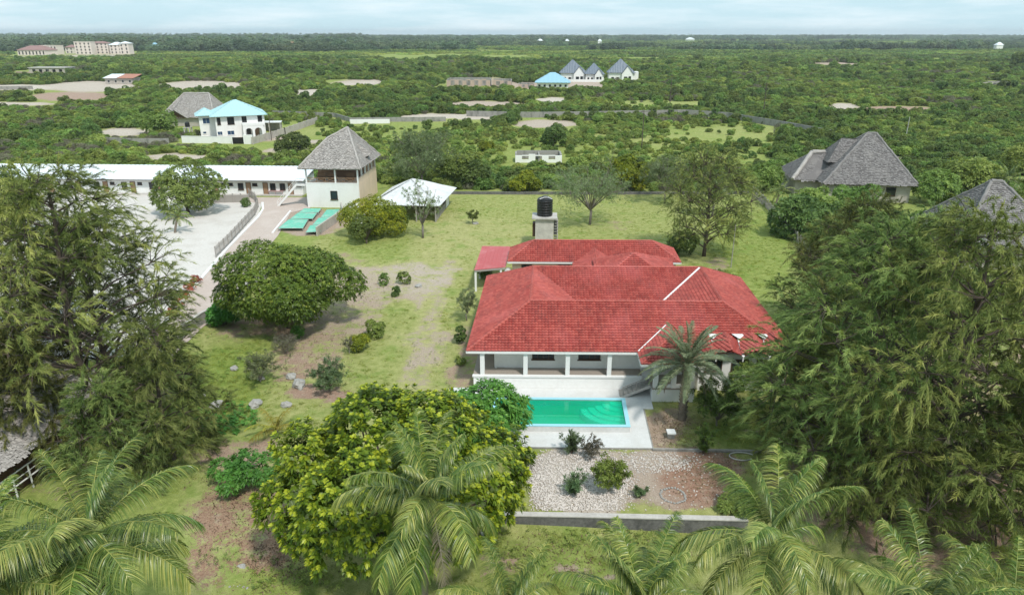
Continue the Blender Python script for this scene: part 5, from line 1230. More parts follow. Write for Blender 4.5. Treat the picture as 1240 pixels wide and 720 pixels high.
def wispy_shrub(name, label, cat, loc, r, h, mat, seed, stems=30, leaf=.30, lw=.055, per=9):
    """many upright stems from one root, narrow leaves all along them"""
    rr = np.random.default_rng(seed); t = thing(name, label, cat, loc); m = MB(); C_, A_ = [], []
    for i in range(stems):
        a = rr.uniform(0, 6.283); e = r * rr.uniform(.15, 1.0); hh = h * rr.uniform(.55, 1.05) * (1 - .25 * e / r); p = [Vector((0, 0, 0)), Vector((math.cos(a) * e * .35, math.sin(a) * e * .35, hh * .5)), Vector((math.cos(a) * e, math.sin(a) * e, hh))]
        m.tube(p, [.022, .015, .005], 4, cap=False)
        for q in range(per): u = rr.uniform(.18, 1.0); c = p[0].lerp(p[1], u * 2) if u < .5 else p[1].lerp(p[2], u * 2 - 1); C_.append(c); A_.append((p[2] - p[1]).normalized())
    C_, A_ = np.array(C_), unit(np.array(A_) + rr.normal(0, .2, (len(A_), 3))); v, T, tt = rosettes(C_, A_, np.clip(rr.normal(.45, .16, len(C_)), 0, 1), 6, leaf, lw, .75, .12, rr)
    link('stems', m.mesh('stems', M['bark']), t); link('leaves', fast_mesh('leaves', v, T=T, tint=tt, mat=mat), t); return t
# ------------------------------------------------------------------ palms
def frond_mesh(name, L, elev, curl, mat, seed, nl=64, ll=.85, lw=.055, hang=.75, vee=.15, stalk=.14, wind=(0, 0), twist=0.0, rib=.035, tnt=.45):
    """arched rachis along +X starting at elevation elev, leaflets hanging from both sides"""
    rr = np.random.default_rng(seed); n = 14; p = np.zeros(3); pts = [p.copy()]; a = elev; dirs = []
    for i in range(n):
        a -= curl * (.35 + 1.3 * i / n) / n; d = np.array([math.cos(a), wind[1] * i / n * .25 + math.sin(i * .4 + seed) * .02, math.sin(a)]); dirs.append(unit(d)); p = p + unit(d) * L / n; pts.append(p.copy())
    dirs.append(dirs[-1]); pts = np.array(pts); dirs = np.array(dirs)
    s = np.concatenate([np.linspace(stalk, 1, nl)] * 2) + rr.normal(0, .004, nl * 2); s = np.clip(s, 0, .999); sd = np.repeat([1, -1], nl)
    f = s * n; i = f.astype(int); w = (f - i)[:, None]; P0 = pts[i] * (1 - w) + pts[np.minimum(i + 1, n)] * w; D = dirs[i]
    side = unit(np.cross(D, np.array([0, 0, 1.0]) + 1e-6)) * sd[:, None]; upv = np.cross(side * sd[:, None], D)
    prof = np.clip(np.sin(np.clip((s - stalk * .6) / (1.05 - stalk * .6), 0, 1) ** .75 * math.pi) ** .55, .15, 1)
    dd = unit(side * rr.uniform(.75, 1.0, (2 * nl, 1)) + D * (.35 + .75 * s[:, None] ** 2) + upv * vee + np.array([wind[0], wind[1], 0])[None] + rr.normal(0, .06, (2 * nl, 3)))
    tn = np.clip(tnt + rr.normal(0, .13, 2 * nl) + .28 * (rr.random(2 * nl) < .14) + .08 * s - .10 * (sd > 0), 0, 1)
    parts = [strips(P0, dd, ll * prof * rr.uniform(.85, 1.1, 2 * nl), np.full(2 * nl, lw), hang * rr.uniform(.8, 1.2, 2 * nl), tn, rr, seg=3)]
    k = 5; ring = []
    for j in range(n + 1):
        r = rib * (1 - .85 * j / n) + .004; u_ = unit(np.cross(dirs[j], np.array([0, 1.0, .01]))); v_ = np.cross(dirs[j], u_)
        for q in range(k): t = 2 * math.pi * q / k; ring.append(pts[j] + u_ * r * math.cos(t) + v_ * r * math.sin(t))
    T = []
    for j in range(n):
        for q in range(k): a0, b0 = j * k + q, j * k + (q + 1) % k; T += [(a0, b0, b0 + k), (a0, b0 + k, a0 + k)]
    parts.append((np.array(ring), np.array(T), np.full(len(ring), .82)))
    v, T, tt = join(parts); return fast_mesh(name, v, T=T, tint=tt, mat=mat)
ELE = [1.35, 1.05, .75, .45, .15, -.25, -.6]
def coco_set(L, seed, mat=None, **kw): return [[frond_mesh('frond', L * q, e, c + .25 * v, mat or M['coconut'], seed + k * 7 + v, wind=(-.12, .25 if v else -.1), tnt=.42 + .1 * v, **kw) for v in (0, 1)] for k, (e, c, q) in enumerate(zip(ELE, (.55, .85, 1.05, 1.15, 1.1, .9, .6), (.9, 1, 1.05, 1.05, 1, .95, .85)))]
COCO = coco_set(4.5, 500, nl=135, ll=1.0, lw=.038, hang=.85, rib=.022)
M['dead'] = leaf_mat('dead_palm_frond', (.16, .13, .09), (.28, .23, .16), (.40, .34, .25), .2, .7, .1)
OLD = frond_mesh('frond', 3.6, -.45, .9, M['dead'], 776, nl=60, ll=.7, lw=.035, hang=.9, vee=0)
def trunk_palm(h, r, lean, mat, rings=16):
    m = MB(); pts, rad = [], []
    for i in range(rings * 2 + 1):
        t = i / (rings * 2); pts.append((lean[0] * (t ** 1.6 - 1), lean[1] * (t ** 1.6 - 1), h * (t - 1))); rad.append(r * (1.25 - .4 * t) * (1.07 if i % 2 else .96))
    m.tube(pts, rad, 9); return m.mesh('trunk', mat, True)
def palm(name, label, px, py, cz, zg, sets, seed, n=24, mix=(2, 3, 4, 4, 4, 4, 3), rz=0, scale=1.0, r=.17, lean=(.8, .4), group=None, nuts=True, crown=None, hmin=None):
    """crown centre at photo pixel, cz metres from the lens; fronds, trunk and nuts are parts"""
    if crown is None:
        v = (py - CY) / FPX; u_ = (px - CX) / FPX; c = Vector((u_ * cz, cz * (CP - SP * v), CAM_H - cz * (SP + CP * v)))
    else: c = Vector(crown)
    rr = np.random.default_rng(seed); t = thing(name, label, 'palm tree', c, 0, group)
    h = c.z - zg + .3; link('trunk', trunk_palm(max(h, hmin or .3), r, lean, M['palm_bark']), t)
    k = 0
    for lv, m_ in enumerate(mix):
        for j in range(m_):
            me = sets[lv][int(rr.integers(2))]; o = link('frond', me, t, (0, 0, .05 * (3 - lv)), rz + k * 2.39996 + rr.uniform(-.25, .25)); s = scale * rr.uniform(.88, 1.1); o.scale = (s, s * rr.choice([-1, 1]), s); o.rotation_euler[0] = rr.uniform(-.25, .25); o.rotation_euler[1] = rr.uniform(-.12, .12); k += 1
    if nuts:
        for j in range(2):
            o = link('frond', OLD, t, (0, 0, -.25), rz + 1.3 + j * 2.7 + seed); o['label'] = 'dry brown frond hanging under the crown'
        for j in range(6):
            a = j * 1.05 + seed; m = MB(); m.lathe([(0, -.13), (.08, -.09), (.11, 0), (.08, .09), (0, .13)], 8, (.26 * math.cos(a), .26 * math.sin(a))); o = m.build('coconut', M['date'] if j % 2 else M['door_wood'], t, True); o.location = (0, 0, -.35 - .1 * (j % 3))
    return t
GP = 'coconut palms along the bottom of the garden'
palm('coconut_palm', 'coconut palm with widespread combed fronds at the lower left, tallest of the bottom row', 106, 652, 27.5, -1.1, COCO, 1, rz=.3, group=GP, mix=(2, 3, 4, 4, 5, 4, 3))
palm('coconut_palm', 'coconut palm standing before the yellow green tree in the lower middle', 522, 606, 32.5, -1.1, COCO, 2, rz=1.75, group=GP, mix=(4, 4, 3, 2, 2, 2, 1))
palm('coconut_palm', 'coconut palm below the red soil bed in the lower right', 935, 650, 31.5, -1.1, COCO, 3, rz=.5, group=GP, mix=(3, 3, 3, 4, 3, 3, 2))
palm('coconut_palm', 'coconut palm with upright fronds rising from the bottom edge on the right', 1122, 745, 28.0, -1.1, COCO, 4, rz=2.0, group=GP, mix=(3, 4, 4, 3, 2, 1, 0), scale=.92)
palm('coconut_palm', 'coconut palm cut by the bottom left corner', -12, 712, 26.5, -1.1, COCO, 5, rz=.9, group=GP)
palm('coconut_palm', 'young coconut palm low at the bottom edge right of the middle palm', 612, 742, 30.0, -1.1, COCO, 6, rz=.2, group=GP, mix=(2, 3, 3, 3, 3, 2, 1), scale=.85)
palm('coconut_palm', 'young coconut palm with yellow green spears below the retaining wall', 775, 738, 30.5, -1.1, COCO, 7, rz=1.6, group=GP, mix=(5, 4, 3, 3, 3, 2, 1), scale=.95)
palm('coconut_palm', 'coconut palm at the far right of the bottom edge', 1228, 742, 30.0, -1.1, COCO, 8, rz=2.6, group=GP, mix=(2, 3, 3, 3, 3, 2, 1), scale=.9)
M['yellowing'] = leaf_mat('yellowing_palm_leaflets', (.12, .14, .02), (.30, .29, .05), (.46, .40, .10), .35, .5, .2)
YOUNG = coco_set(2.2, 560, M['yellowing'], nl=26, ll=.5, lw=.06)
palm('young_palm', 'small yellowing young palm behind the left end of the yellow green tree', 0, 0, 0, 0, YOUNG, 9, crown=G(335, 520, .5), n=8, mix=(2, 2, 2, 2, 1, 0, 0), nuts=False, r=.1, lean=(0, 0))
PALE = coco_set(3.6, 580, None, nl=40, ll=.7, lw=.08)
palm('coconut_palm', 'pale green palm among the bushes at the upper right edge', 0, 0, 0, 0, PALE, 10, crown=G(1222, 218, 4.5), mix=(3, 4, 4, 4, 3, 2, 1), nuts=False)
palm('young_palm', 'small green palm beside the round tree at the end of the sand court', 0, 0, 0, 0, PALE, 12, crown=G(216, 262, 2.6), mix=(2, 2, 3, 3, 3, 2, 0), nuts=False, scale=.7)
palm('young_palm', 'light green young palm at the left edge beside the sand court', 0, 0, 0, 0, PALE, 13, crown=G(30, 252, 4.0), mix=(2, 2, 3, 3, 3, 1, 0), nuts=False, scale=.8)
palm('young_palm', 'small palm with brownish fronds left of the big thatched house on the right', 0, 0, 0, 0, PALE, 14, crown=G(945, 232, 3.2), mix=(2, 2, 3, 3, 2, 1, 0), nuts=False, scale=.7)
# date palm
DATE = [[frond_mesh('frond', 4.1 * q, e, c, M['date'], 700 + k * 5 + v, nl=100, ll=.52, lw=.038, hang=.18, vee=.30, stalk=.16, tnt=.42, rib=.03, wind=(0, .06)) for v in (0, 1)] for k, (e, c, q) in enumerate(zip((1.40, 1.15, .9, .65, .4, .1, -.3), (.55, .75, .95, 1.1, 1.15, 1.1, .9), (.9, .98, 1, 1, 1, .95, .85)))]
dc = G(826, 508, 0)
dp = palm('date_palm', 'feathery date palm with a rough brown trunk in front of the villa porch', 0, 0, 0, 0, DATE, 31, crown=(dc.x, dc.y + .1, 5.0), mix=(6, 8, 9, 9, 9, 7, 4), nuts=False, r=.27, lean=(0, 0))
m = MB(); rr = np.random.default_rng(4)
for k in range(120):
    t = k * 2.39996; z = -4.9 + 5.0 * k / 120; r_ = .30 - .06 * k / 120; a = Vector((math.cos(t) * r_, math.sin(t) * r_, z)); m.bar(a, a + Vector((math.cos(t) * .12, math.sin(t) * .12, .22)), .13, .04)
m.build('frond_stub', M['palm_bark'], dp)['kind'] = 'stuff'
# dead hanging fronds of the date palm
dead = frond_mesh('frond', 2.9, -.3, 1.3, M['dead'], 777, nl=40, ll=.28, lw=.03, hang=.5, vee=0)
for a in (.5, 2.7, 3.4, 4.3, 5.6): o = link('frond', dead, dp, (0, 0, -.25), a); o['label'] = 'dead brown frond hanging against the trunk'

# ------------------------------------------------------------------ casuarinas
def cas_at(label, px, py, zg, me, rz, top_py, H):
    """tree standing where its foot shows, scaled so its top reaches the pixel row"""
    p = G(px, py, zg); h = atY(px, top_py, p.y).z - zg; return casuarina(label, p, me, rz, h / H)
cas_at('tall feathery casuarina in front of the sand court on the left', 118, 520, -.2, casA, .4, 192, 20)
cas_at('casuarina at the far left edge standing over the thatched roof', 5, 505, -.3, casA, 2.9, 205, 20)
cas_at('slim casuarina in front of the sand court beside the tall one', 140, 490, -.3, casD, 1.2, 262, 15)
cas_at('young casuarina right of the tall one by the lush grass', 212, 560, -.4, casC, .2, 395, 11)
cas_at('small soft casuarina above the lower left coconut palm', 150, 600, -.6, casC, 2.6, 455, 11)
cas_at('lighter casuarina behind the tall one beside the sand court', 50, 410, 0, casD, 4.4, 218, 15)
cas_at('leftmost big casuarina on the right, beside the red villa', 1015, 600, -.5, casB, 2.6, 262, 19)
cas_at('tallest casuarina of the dense clump on the right', 1112, 632, -.8, casA, 3.7, 240, 20)
cas_at('casuarina at the right edge in front of the dark thatched roof', 1215, 590, -.5, casB, .6, 300, 19)
cas_at('broad casuarina before the big thatched house on the right', 1018, 430, 0, casA, 5.1, 232, 20)
cas_at('low casuarina covering the thatched roof at the left edge', 40, 570, -.5, casC, 5.5, 405, 11)
cas_at('slender casuarina behind the clump on the right', 1092, 480, 0, casD, 1.5, 255, 15)
cas_at('casuarina in the lower right corner', 1232, 690, -1, casC, 1.0, 430, 11)
cas_at('small drooping casuarina by the green grass next to the villa', 962, 545, 0, casC, 3.1, 392, 11)
cas_at('low casuarina at the foot of the big clump on the right', 1055, 640, -.8, casC, 5.2, 470, 11)
cas_at('dark casuarina standing on the back lawn behind the villa', 852, 310, 0, casE, .8, 182, 13)
cas_at('thin pale casuarina behind the right end of the villa clump', 990, 400, 0, casC, 2.2, 262, 11)

# ------------------------------------------------------------------ broad-leaved trees
def wpos(px, py, z): p = G(px, py, z); return p
p = G(352, 396); broadleaf('mango_tree', 'big round dark green mango tree between the drive and the lawn', 'tree', p, (8.0, 6.4, 4.9), 4.6, M['mango'], 71, r0=.42, n=12500, k=6, leaf=.29, lw=.125, lobes=60, lobe_r=.32, nl=12, droop=.35, young=.10, base=.36, zlow=-.8)
p = G(482, 580, 5.0); tufted_tree('yellow_green_tree', 'broad leafy tree covered in yellow green young leaves in the foreground', 'tree', (p.x, p.y, -.8), (8.2, 6.0, 4.8), 6.0, M['yellow_mango'], 72, n=2500)
p = G(580, 508, 2.6); broadleaf('leafy_tree', 'bright green leafy tree at the left end of the pool', 'tree', (p.x, p.y, 0), (4.4, 3.0, 2.4), 2.7, M['bright'], 73, r0=.2, n=1300, k=7, leaf=.42, lw=.16, lobes=24, lobe_r=.40, droop=.45, base=.4, young=.25)
p = G(296, 588, 0); broadleaf('leafy_tree', 'small bright green tree on the bare soil left of the yellow green tree', 'tree', (p.x, p.y, -.4), (2.3, 1.8, 1.2), 1.9, M['bright'], 74, r0=.12, n=620, k=6, leaf=.26, lw=.12, lobes=16, lobe_r=.42, droop=.3, base=.35, gaps=.38)
p = G(228, 258); broadleaf('leafy_tree', 'round deep green tree at the end of the sand court before the white row', 'tree', p, (6.6, 5.2, 4.0), 4.4, M['bush_c'], 75, r0=.3, n=1500, k=6, leaf=.55, lw=.24, lobes=28, base=.5)
p = G(8, 255); broadleaf('leafy_tree', 'deep green tree at the left edge before the white row', 'tree', p, (4.5, 4.2, 3.6), 4.2, M['bush_c'], 76, r0=.25, n=900, k=6, leaf=.5, lw=.22, base=.45)
p = G(452, 289); broadleaf('golden_hedge', 'rounded golden green hedge before the white guest house', 'hedge', (p.x, p.y + 1.5, 0), (5.3, 3.4, 2.7), 3.1, M['golden'], 77, r0=.2, n=4200, k=6, leaf=.24, lw=.12, lobes=40, lobe_r=.42, base=.60, zlow=-.95)
p = G(444, 295); broadleaf('dark_shrub', 'darker green shrub in front of the golden hedge', 'shrub', p, (2.6, 2.1, 2.0), 2.1, M['bush_a'], 78, r0=.12, n=900, k=6, leaf=.24, lw=.10, lobes=16, base=.4, zlow=-.9)
p = G(478, 281); broadleaf('dark_shrub', 'dark green end of the hedge beside the open shed', 'shrub', (p.x, p.y + 1, 0), (2.2, 2.4, 2.4), 2.3, M['bush_c'], 79, r0=.12, n=800, k=6, leaf=.24, lw=.10, lobes=16, base=.5, zlow=-.9)
def sparse_tree(label, loc, H, Rr, mat, seed, n=420, r0=.16, nb=16, leaf=.2, lw=.05, spread_z=.55, bark='grey_bark', k=6, name='bare_tree', fork=.22, cat='tree'):
    """thin tree whose branches show: forked limbs, twigs and small loose leaves"""
    rr = np.random.default_rng(seed); t = thing(name, label, cat, loc); m = MB(); C_, A_ = [], []
    m.tube([(0, 0, -.4), (rr.normal(0, .1), rr.normal(0, .1), H * fork)], [r0 * 1.2, r0], 7); f = Vector((0, 0, H * fork))
    for i in range(nb):
        az = i * 2.4 + rr.uniform(-.3, .3); e = rr.uniform(.0, 1.0); tgt = Vector((math.cos(az) * Rr * (1 - e * .55), math.sin(az) * Rr * (1 - e * .55), H * (.50 + .48 * e * spread_z / .55)))
        a = f.lerp(tgt, .4) + Vector((0, 0, H * .06)); b = f.lerp(tgt, .75) + Vector(rr.normal(0, .12 * Rr, 3)) * .5
        m.tube([f, a, b, tgt], [r0 * .5, r0 * .32, r0 * .18, .015], 5, cap=False)
        for q in range(6):
            s = rr.uniform(.35, 1); s0 = (a.lerp(b, (s - .35) / .4) if s < .75 else b.lerp(tgt, (s - .75) / .25)); d = Vector((rr.normal(0, 1), rr.normal(0, 1), rr.normal(.3, .5))).normalized() * Rr * rr.uniform(.2, .42); e_ = s0 + d
            m.tube([s0, s0.lerp(e_, .5) + Vector((0, 0, .06)), e_], [r0 * .12 + .008, r0 * .07 + .006, .006], 4, cap=False)
            for w in range(max(1, n // (nb * 6))): C_.append(s0.lerp(e_, rr.uniform(.25, 1.1)) + Vector(rr.normal(0, .12 * Rr / 2.5, 3))); A_.append(d.normalized() + Vector(rr.normal(0, .4, 3)))
    C_ = np.array(C_); A_ = unit(np.array(A_)); v, T, tt = rosettes(C_, A_, np.clip(rr.normal(.45, .15, len(C_)), 0, 1), k, leaf, lw, 1.1, .3, rr)
    link('trunk', m.mesh('trunk', M[bark], True), t); link('crown', fast_mesh('crown', v, T=T, tint=tt, mat=mat), t); return t
sparse_tree('thin half bare tree in front of the open shed', G(512, 288), 9.6, 3.6, M['feather'], 81, n=330, nb=14, leaf=.3, lw=.09)
sparse_tree('spreading thin crowned tree with a forked trunk on the back lawn', G(714, 272), 11.2, 7.6, M['feather'], 82, n=3000, nb=26, r0=.2, leaf=.26, lw=.06)
sparse_tree('wide grey green feathery tree behind the open shed', G(512, 226), 11.5, 8.6, M['feather'], 83, n=4200, nb=26, r0=.22, leaf=.34, lw=.10)
sparse_tree('tall sparse grey green tree left of the dark lawn casuarina', G(805, 246), 9.5, 5.0, M['feather'], 84, n=1700, nb=20, leaf=.32, lw=.09)
sparse_tree('grey green feathery tree behind the dark lawn casuarina', G(862, 262), 9.5, 4.0, M['feather'], 85, n=1500, nb=18, leaf=.3, lw=.09)
sparse_tree('slim grey leaved shrub tree at the left corner of the villa', G(566, 388), 3.8, 1.5, M['feather'], 86, n=1200, nb=16, r0=.06, leaf=.14, lw=.04, name='shrub_tree')
sparse_tree('small lone sapling on the far lawn', G(572, 271), 2.7, 1.2, M['bush_a'], 87, n=420, nb=9, r0=.06, leaf=.2, lw=.08, name='sapling')
sparse_tree('little round shrub with many thin stems on the dry grass', G(400, 473), 3.0, 1.7, M['oleander'], 88, n=1600, nb=18, r0=.05, leaf=.16, lw=.05, name='shrub_tree', fork=.08)
sparse_tree('pale sparse shrub on the bare patch at the left', G(316, 462), 3.0, 2.0, M['feather'], 89, n=1100, nb=18, r0=.05, leaf=.15, lw=.05, name='shrub_tree', fork=.08)
sparse_tree('leafless grey bush in front of the mango tree', G(346, 428), 1.9, 1.7, M['bush_d'], 90, n=900, nb=22, r0=.04, leaf=.12, lw=.025, name='dry_bush', cat='bush', fork=.06)
sparse_tree('small leafless grey shrub left of the yellow green bush', G(423, 428), 1.9, .7, M['bush_d'], 91, n=260, nb=10, r0=.04, leaf=.12, lw=.03, name='dry_bush', cat='bush')
def bush(name, label, px, py, r, h, mat, seed, z=0, n=300, leaf=.22, lw=.10, cat='bush', rad=None, **kw):
    p = G(px, py, z); me, c = crown_mesh(name, seed, rad or (r, r, h * .55), mat, n=n, leaf=leaf, lw=lw, zlow=-.9, lobes=kw.pop('lobes', 12), **kw)
    me.transform(Matrix.Translation((0, 0, h * .5))); return tag(link(name, me, None, p, seed), label, cat)
bush('leafy_bush', 'yellow green bush beside the small leafless shrub on the dry grass', 436, 424, 1.1, 1.9, M['golden'], 101, n=420, leaf=.2, base=.4)
bush('leafy_bush', 'darker green bush just behind the yellow green bush on the dry grass', 456, 408, 1.1, 1.9, M['bush_a'], 102, n=420, leaf=.2)
bush('leafy_bush', 'left clump of the three little bushes on the upper dry grass', 466, 345, .7, 1.5, M['bush_a'], 103, n=150, leaf=.22, gaps=.4)
bush('leafy_bush', 'right clump of the three little bushes on the upper dry grass', 490, 343, .9, 1.6, M['bush_a'], 104, n=170, leaf=.22, gaps=.4)
bush('leafy_bush', 'lowest and darkest of the three little bushes on the upper dry grass', 479, 358, .55, 1.2, M['bush_c'], 105, n=220, leaf=.18)
bush('conifer_shrub', 'small dark upright shrub at the corner of the villa', 558, 416, .55, 1.9, M['bush_c'], 106, n=320, leaf=.16, rad=(.5, .5, 1.0), cat='shrub')
bush('leafy_bush', 'low green bush at the foot of the villa wall', 556, 440, .6, .7, M['bush_a'], 107, n=160, leaf=.16)
bush('leafy_bush', 'bright green shrub tuft at the bottom of the mango tree', 361, 408, .75, 1.2, M['bright'], 108, n=200, leaf=.2)
wispy_shrub('oleander_bush', 'oleander bush with narrow grey green leaves at the edge of the pool deck', 'shrub', G(692, 549), 1.0, 2.2, M['oleander'], 111)
wispy_shrub('oleander_bush', 'rounder oleander bush in the middle of the gravel bed', 'shrub', G(696, 598), .95, 2.0, M['oleander'], 112)
sparse_tree('leafy young tree on the right of the gravel bed', G(735, 596), 3.0, 1.35, M['bush_a'], 113, n=760, nb=14, r0=.05, leaf=.22, lw=.10, name='shrub_tree', fork=.08, k=5)
sparse_tree('thin twiggy shrub between the oleander and the pool deck', G(716, 556), 2.1, .9, M['bush_d'], 114, n=220, nb=12, r0=.03, leaf=.16, lw=.06, name='twiggy_shrub', cat='shrub', fork=.06)
wispy_shrub('oleander_bush', 'smallest grey green shrub right of the gravel bed', 'shrub', G(773, 600), .65, .9, M['oleander'], 115, stems=20, leaf=.22)
sparse_tree('twiggy dark shrub tree right of the date palm', G(868, 515), 4.2, 2.3, M['bush_a'], 116, n=1500, nb=22, r0=.07, leaf=.2, lw=.08, name='shrub_tree', fork=.12)
wispy_shrub('leafy_bush', 'narrow upright green bush at the corner of the kerb right of the date palm', 'bush', G(852, 549), .9, 2.7, M['bush_a'], 117, stems=34, leaf=.26, lw=.08)
bush('leafy_bush', 'bright low bush at the front edge of the red soil', 890, 618, 1.2, 1.2, M['bush_b'], 118, n=480, leaf=.24, lw=.06)
bush('leafy_bush', 'big soft green shrub behind the date palm beside the villa', 902, 470, 1.9, 2.8, M['bush_a'], 119, n=700, leaf=.26)
bush('leafy_bush', 'pale bush left of the villa carport', 588, 336, 1.0, 1.7, M['bush_a'], 120, n=300, leaf=.2, gaps=.35)
bush('dark_shrub', 'dark round bush between the villa and the lawn casuarina', 822, 308, 2.3, 3.4, M['bush_c'], 121, n=700, leaf=.3, lw=.14, cat='shrub')
bush('leafy_bush', 'low yellow green shrubs behind the right end of the villa roof', 872, 340, 1.7, 1.2, M['bush_b'], 122, n=320, leaf=.24, rad=(2.6, 1.2, .7))
for k, (px, py, s) in enumerate(((222, 372, .55), (229, 362, .5), (236, 352, .6), (243, 343, .55), (214, 382, .5))): bush('red_shrub', ['red leaved shrub second from the lower end of the kerb row', 'red leaved shrub in the middle of the kerb row', 'largest red leaved shrub of the kerb row', 'red leaved shrub at the upper end of the kerb row', 'red leaved shrub at the lower end of the kerb row'][k], px - 6, py, s * 1.2, s * 2, M['red_leaf'], 130 + k, n=110, leaf=.2, lw=.1, cat='shrub')
bush('leafy_bush', 'dark small bush at the bend of the slatted fence', 299, 250, 1.0, 1.6, M['bush_c'], 140, n=220, leaf=.24)
# trees standing in the scrub and round the right hand houses
for lb_, px, py, rad, h, mk, sd in (('round dark tree behind the guest house roof on the left', 355, 188, (5.0, 4, 2.8), 2.9, 'bush_c', 151), ('round dark tree standing alone in the scrub behind the ruin', 670, 178, (3.9, 3.5, 3.0), 3.2, 'bush_c', 152), ('big glossy green tree between the two thatched houses on the right', 1166, 238, (5.6, 5, 3.0), 4.2, 'bush_a', 153),
                                    ('dark dense shrub tree along the stake fence on the right', 962, 285, (4.8, 4.4, 2.9), 3.0, 'bush_c', 154), ('bright leafy tree before the lower thatched wing', 985, 262, (4.4, 3.8, 2.4), 3.0, 'bush_a', 155), ('rounded leafy tree before the wall of the big thatched house', 1035, 253, (4.2, 3.0, 2.0), 2.2, 'bush_a', 168), ('leafy tree at the right side of the big thatched house', 1128, 246, (4.2, 4, 3.2), 3.2, 'bush_a', 156),
                                    ('light green tree beside the turquoise roofed house', 195, 162, (6.0, 5, 3.2), 3.6, 'bush_b', 157), ('yellowish bamboo clump beyond the far lawn wall', 755, 233, (2.4, 2.4, 3.6), 4.2, 'golden', 158), ('second yellowish bamboo clump right of the first beyond the lawn wall', 776, 232, (2.0, 2.0, 2.6), 3.2, 'golden', 159),
                                    ('yellow flowered bush beyond the lawn wall left of the water tank', 634, 232, (3.4, 2.6, 1.8), 1.9, 'golden', 160), ('tall light tree at the upper right edge', 1236, 225, (4.5, 4, 3.4), 6.0, 'bush_b', 161), ('yellow spotted bush in the scrub behind the feathery tree', 590, 185, (2.2, 2, 1.6), 1.7, 'golden', 162),
                                    ('large round green tree beyond the lawn behind the shed', 556, 222, (5.6, 4, 3.2), 3.2, 'bush_a', 163), ('dark clipped dome tree beyond the lawn wall', 575, 226, (4.2, 3.4, 2.6), 2.6, 'bush_c', 164), ('thick green tree right of the lawn casuarina beyond the wall', 925, 232, (4.0, 3.6, 2.6), 2.8, 'bush_a', 165),
                                    ('dark grove tree near the right edge of the horizon scrub', 1236, 84, (12, 9, 7.0), 7.0, 'bush_c', 166), ('light green tree beside the drive end of the mango tree', 272, 392, (1.5, 1.4, 1.2), 1.6, 'bright', 167)):
    p = G(px, py); sc = max(1, sum(rad) / 9); broadleaf('leafy_tree', lb_, 'tree', p, rad, h, M[mk], sd, r0=.2 * sc, n=820, k=6, leaf=.42 * sc, lw=.20 * sc, lobes=24, base=.42, zlow=-.9)
# broad-leaved weeds in the lush corner
def weeds(name, px0, px1, py0, py1, n, mat, seed, leaf=.34, lw=.16, z=0, keep=None, k=6, spread=1.15):
    rr = np.random.default_rng(seed); px = rr.uniform(px0, px1, n); py = rr.uniform(py0, py1, n)
    if keep is not None: q = keep(px, py, rr); px, py = px[q], py[q]
    C_ = np.array([G(a, b, z)[:] for a, b in zip(px, py)]); C_[:, 2] += rr.uniform(.02, .35, len(C_)); A_ = unit(np.array([0, 0, 1.0]) + rr.normal(0, .25, C_.shape))
    v, T, tt = rosettes(C_, A_, np.clip(rr.normal(.5, .18, len(C_)), 0, 1), k, leaf, lw, spread, .5, rr)
    return tag(link(name, fast_mesh(name, v, T=T, tint=tt, mat=mat)), kind='stuff')
weeds('leafy_weeds', 236, 315, 478, 528, 420, M['bright'], 171, keep=lambda a, b, r_: np.hypot((a - 275) / 42, (b - 508) / 20) < r_.uniform(.6, 1.05, len(a)))
weeds('low_weeds', 600, 830, 640, 705, 900, M['bush_b'], 172, leaf=.20, lw=.07, z=-1, keep=lambda a, b, r_: fbm(a * .035, b * .06, 4) > .47)
weeds('low_weeds', 300, 420, 655, 715, 300, M['bush_a'], 173, leaf=.2, lw=.08, z=-1)
weeds('low_weeds', 230, 330, 400, 480, 300, M['bush_a'], 174, leaf=.2, lw=.06, keep=lambda a, b, r_: fbm(a * .04, b * .06, 9) > .5)

weeds('lawn_weeds', 240, 960, 238, 470, 9000, M['bush_b'], 181, leaf=.15, lw=.05, k=5, keep=lambda a, b, r_: (fbm(a * .03, b * .06, 21) > .50) & inpoly(a, b, [(270, 470), (420, 300), (545, 240), (905, 240), (960, 300), (900, 330), (830, 300), (580, 290), (560, 470)]) & (r_.random(len(a)) < .5 + .5 * (a > 830)))
weeds('soil_weeds', 235, 340, 560, 700, 260, M['bush_a'], 182, leaf=.17, lw=.06, z=-.6, keep=lambda a, b, r_: fbm(a * .05, b * .05, 33) > .5)
M['litter'] = leaf_mat('fallen_brown_leaves', (.10, .065, .04), (.22, .15, .09), (.40, .31, .20), .1, .8, .1)
def litter(name, spots, n, seed, z=0.0, leaf=.16):
    rr = np.random.default_rng(seed); C_ = []
    for px, py, rx, ry in spots: q = rr.normal(0, .5, (n, 2)); C_.append(np.array([G(px + a * rx, py + b * ry, z)[:] for a, b in q]))
    C_ = np.concatenate(C_); C_[:, 2] = ground_z(C_[:, 0], C_[:, 1]) + .03; A_ = unit(np.array([0, 0, 1.0]) + rr.normal(0, .15, C_.shape)); v, T, tt = rosettes(C_, A_, rr.random(len(C_)), 2, leaf, leaf * .45, 1.5, .0, rr); return tag(link(name, fast_mesh(name, v, T=T, tint=tt, mat=M['litter'])), kind='stuff')
litter('leaf_litter', [(340, 402, 90, 18), (430, 350, 60, 30), (380, 450, 60, 30), (860, 575, 50, 30), (820, 520, 36, 22)], 420, 183)
litter('leaf_litter', [(290, 620, 60, 60), (340, 690, 60, 30), (700, 670, 110, 40), (1130, 620, 90, 50)], 420, 184, -1.0)
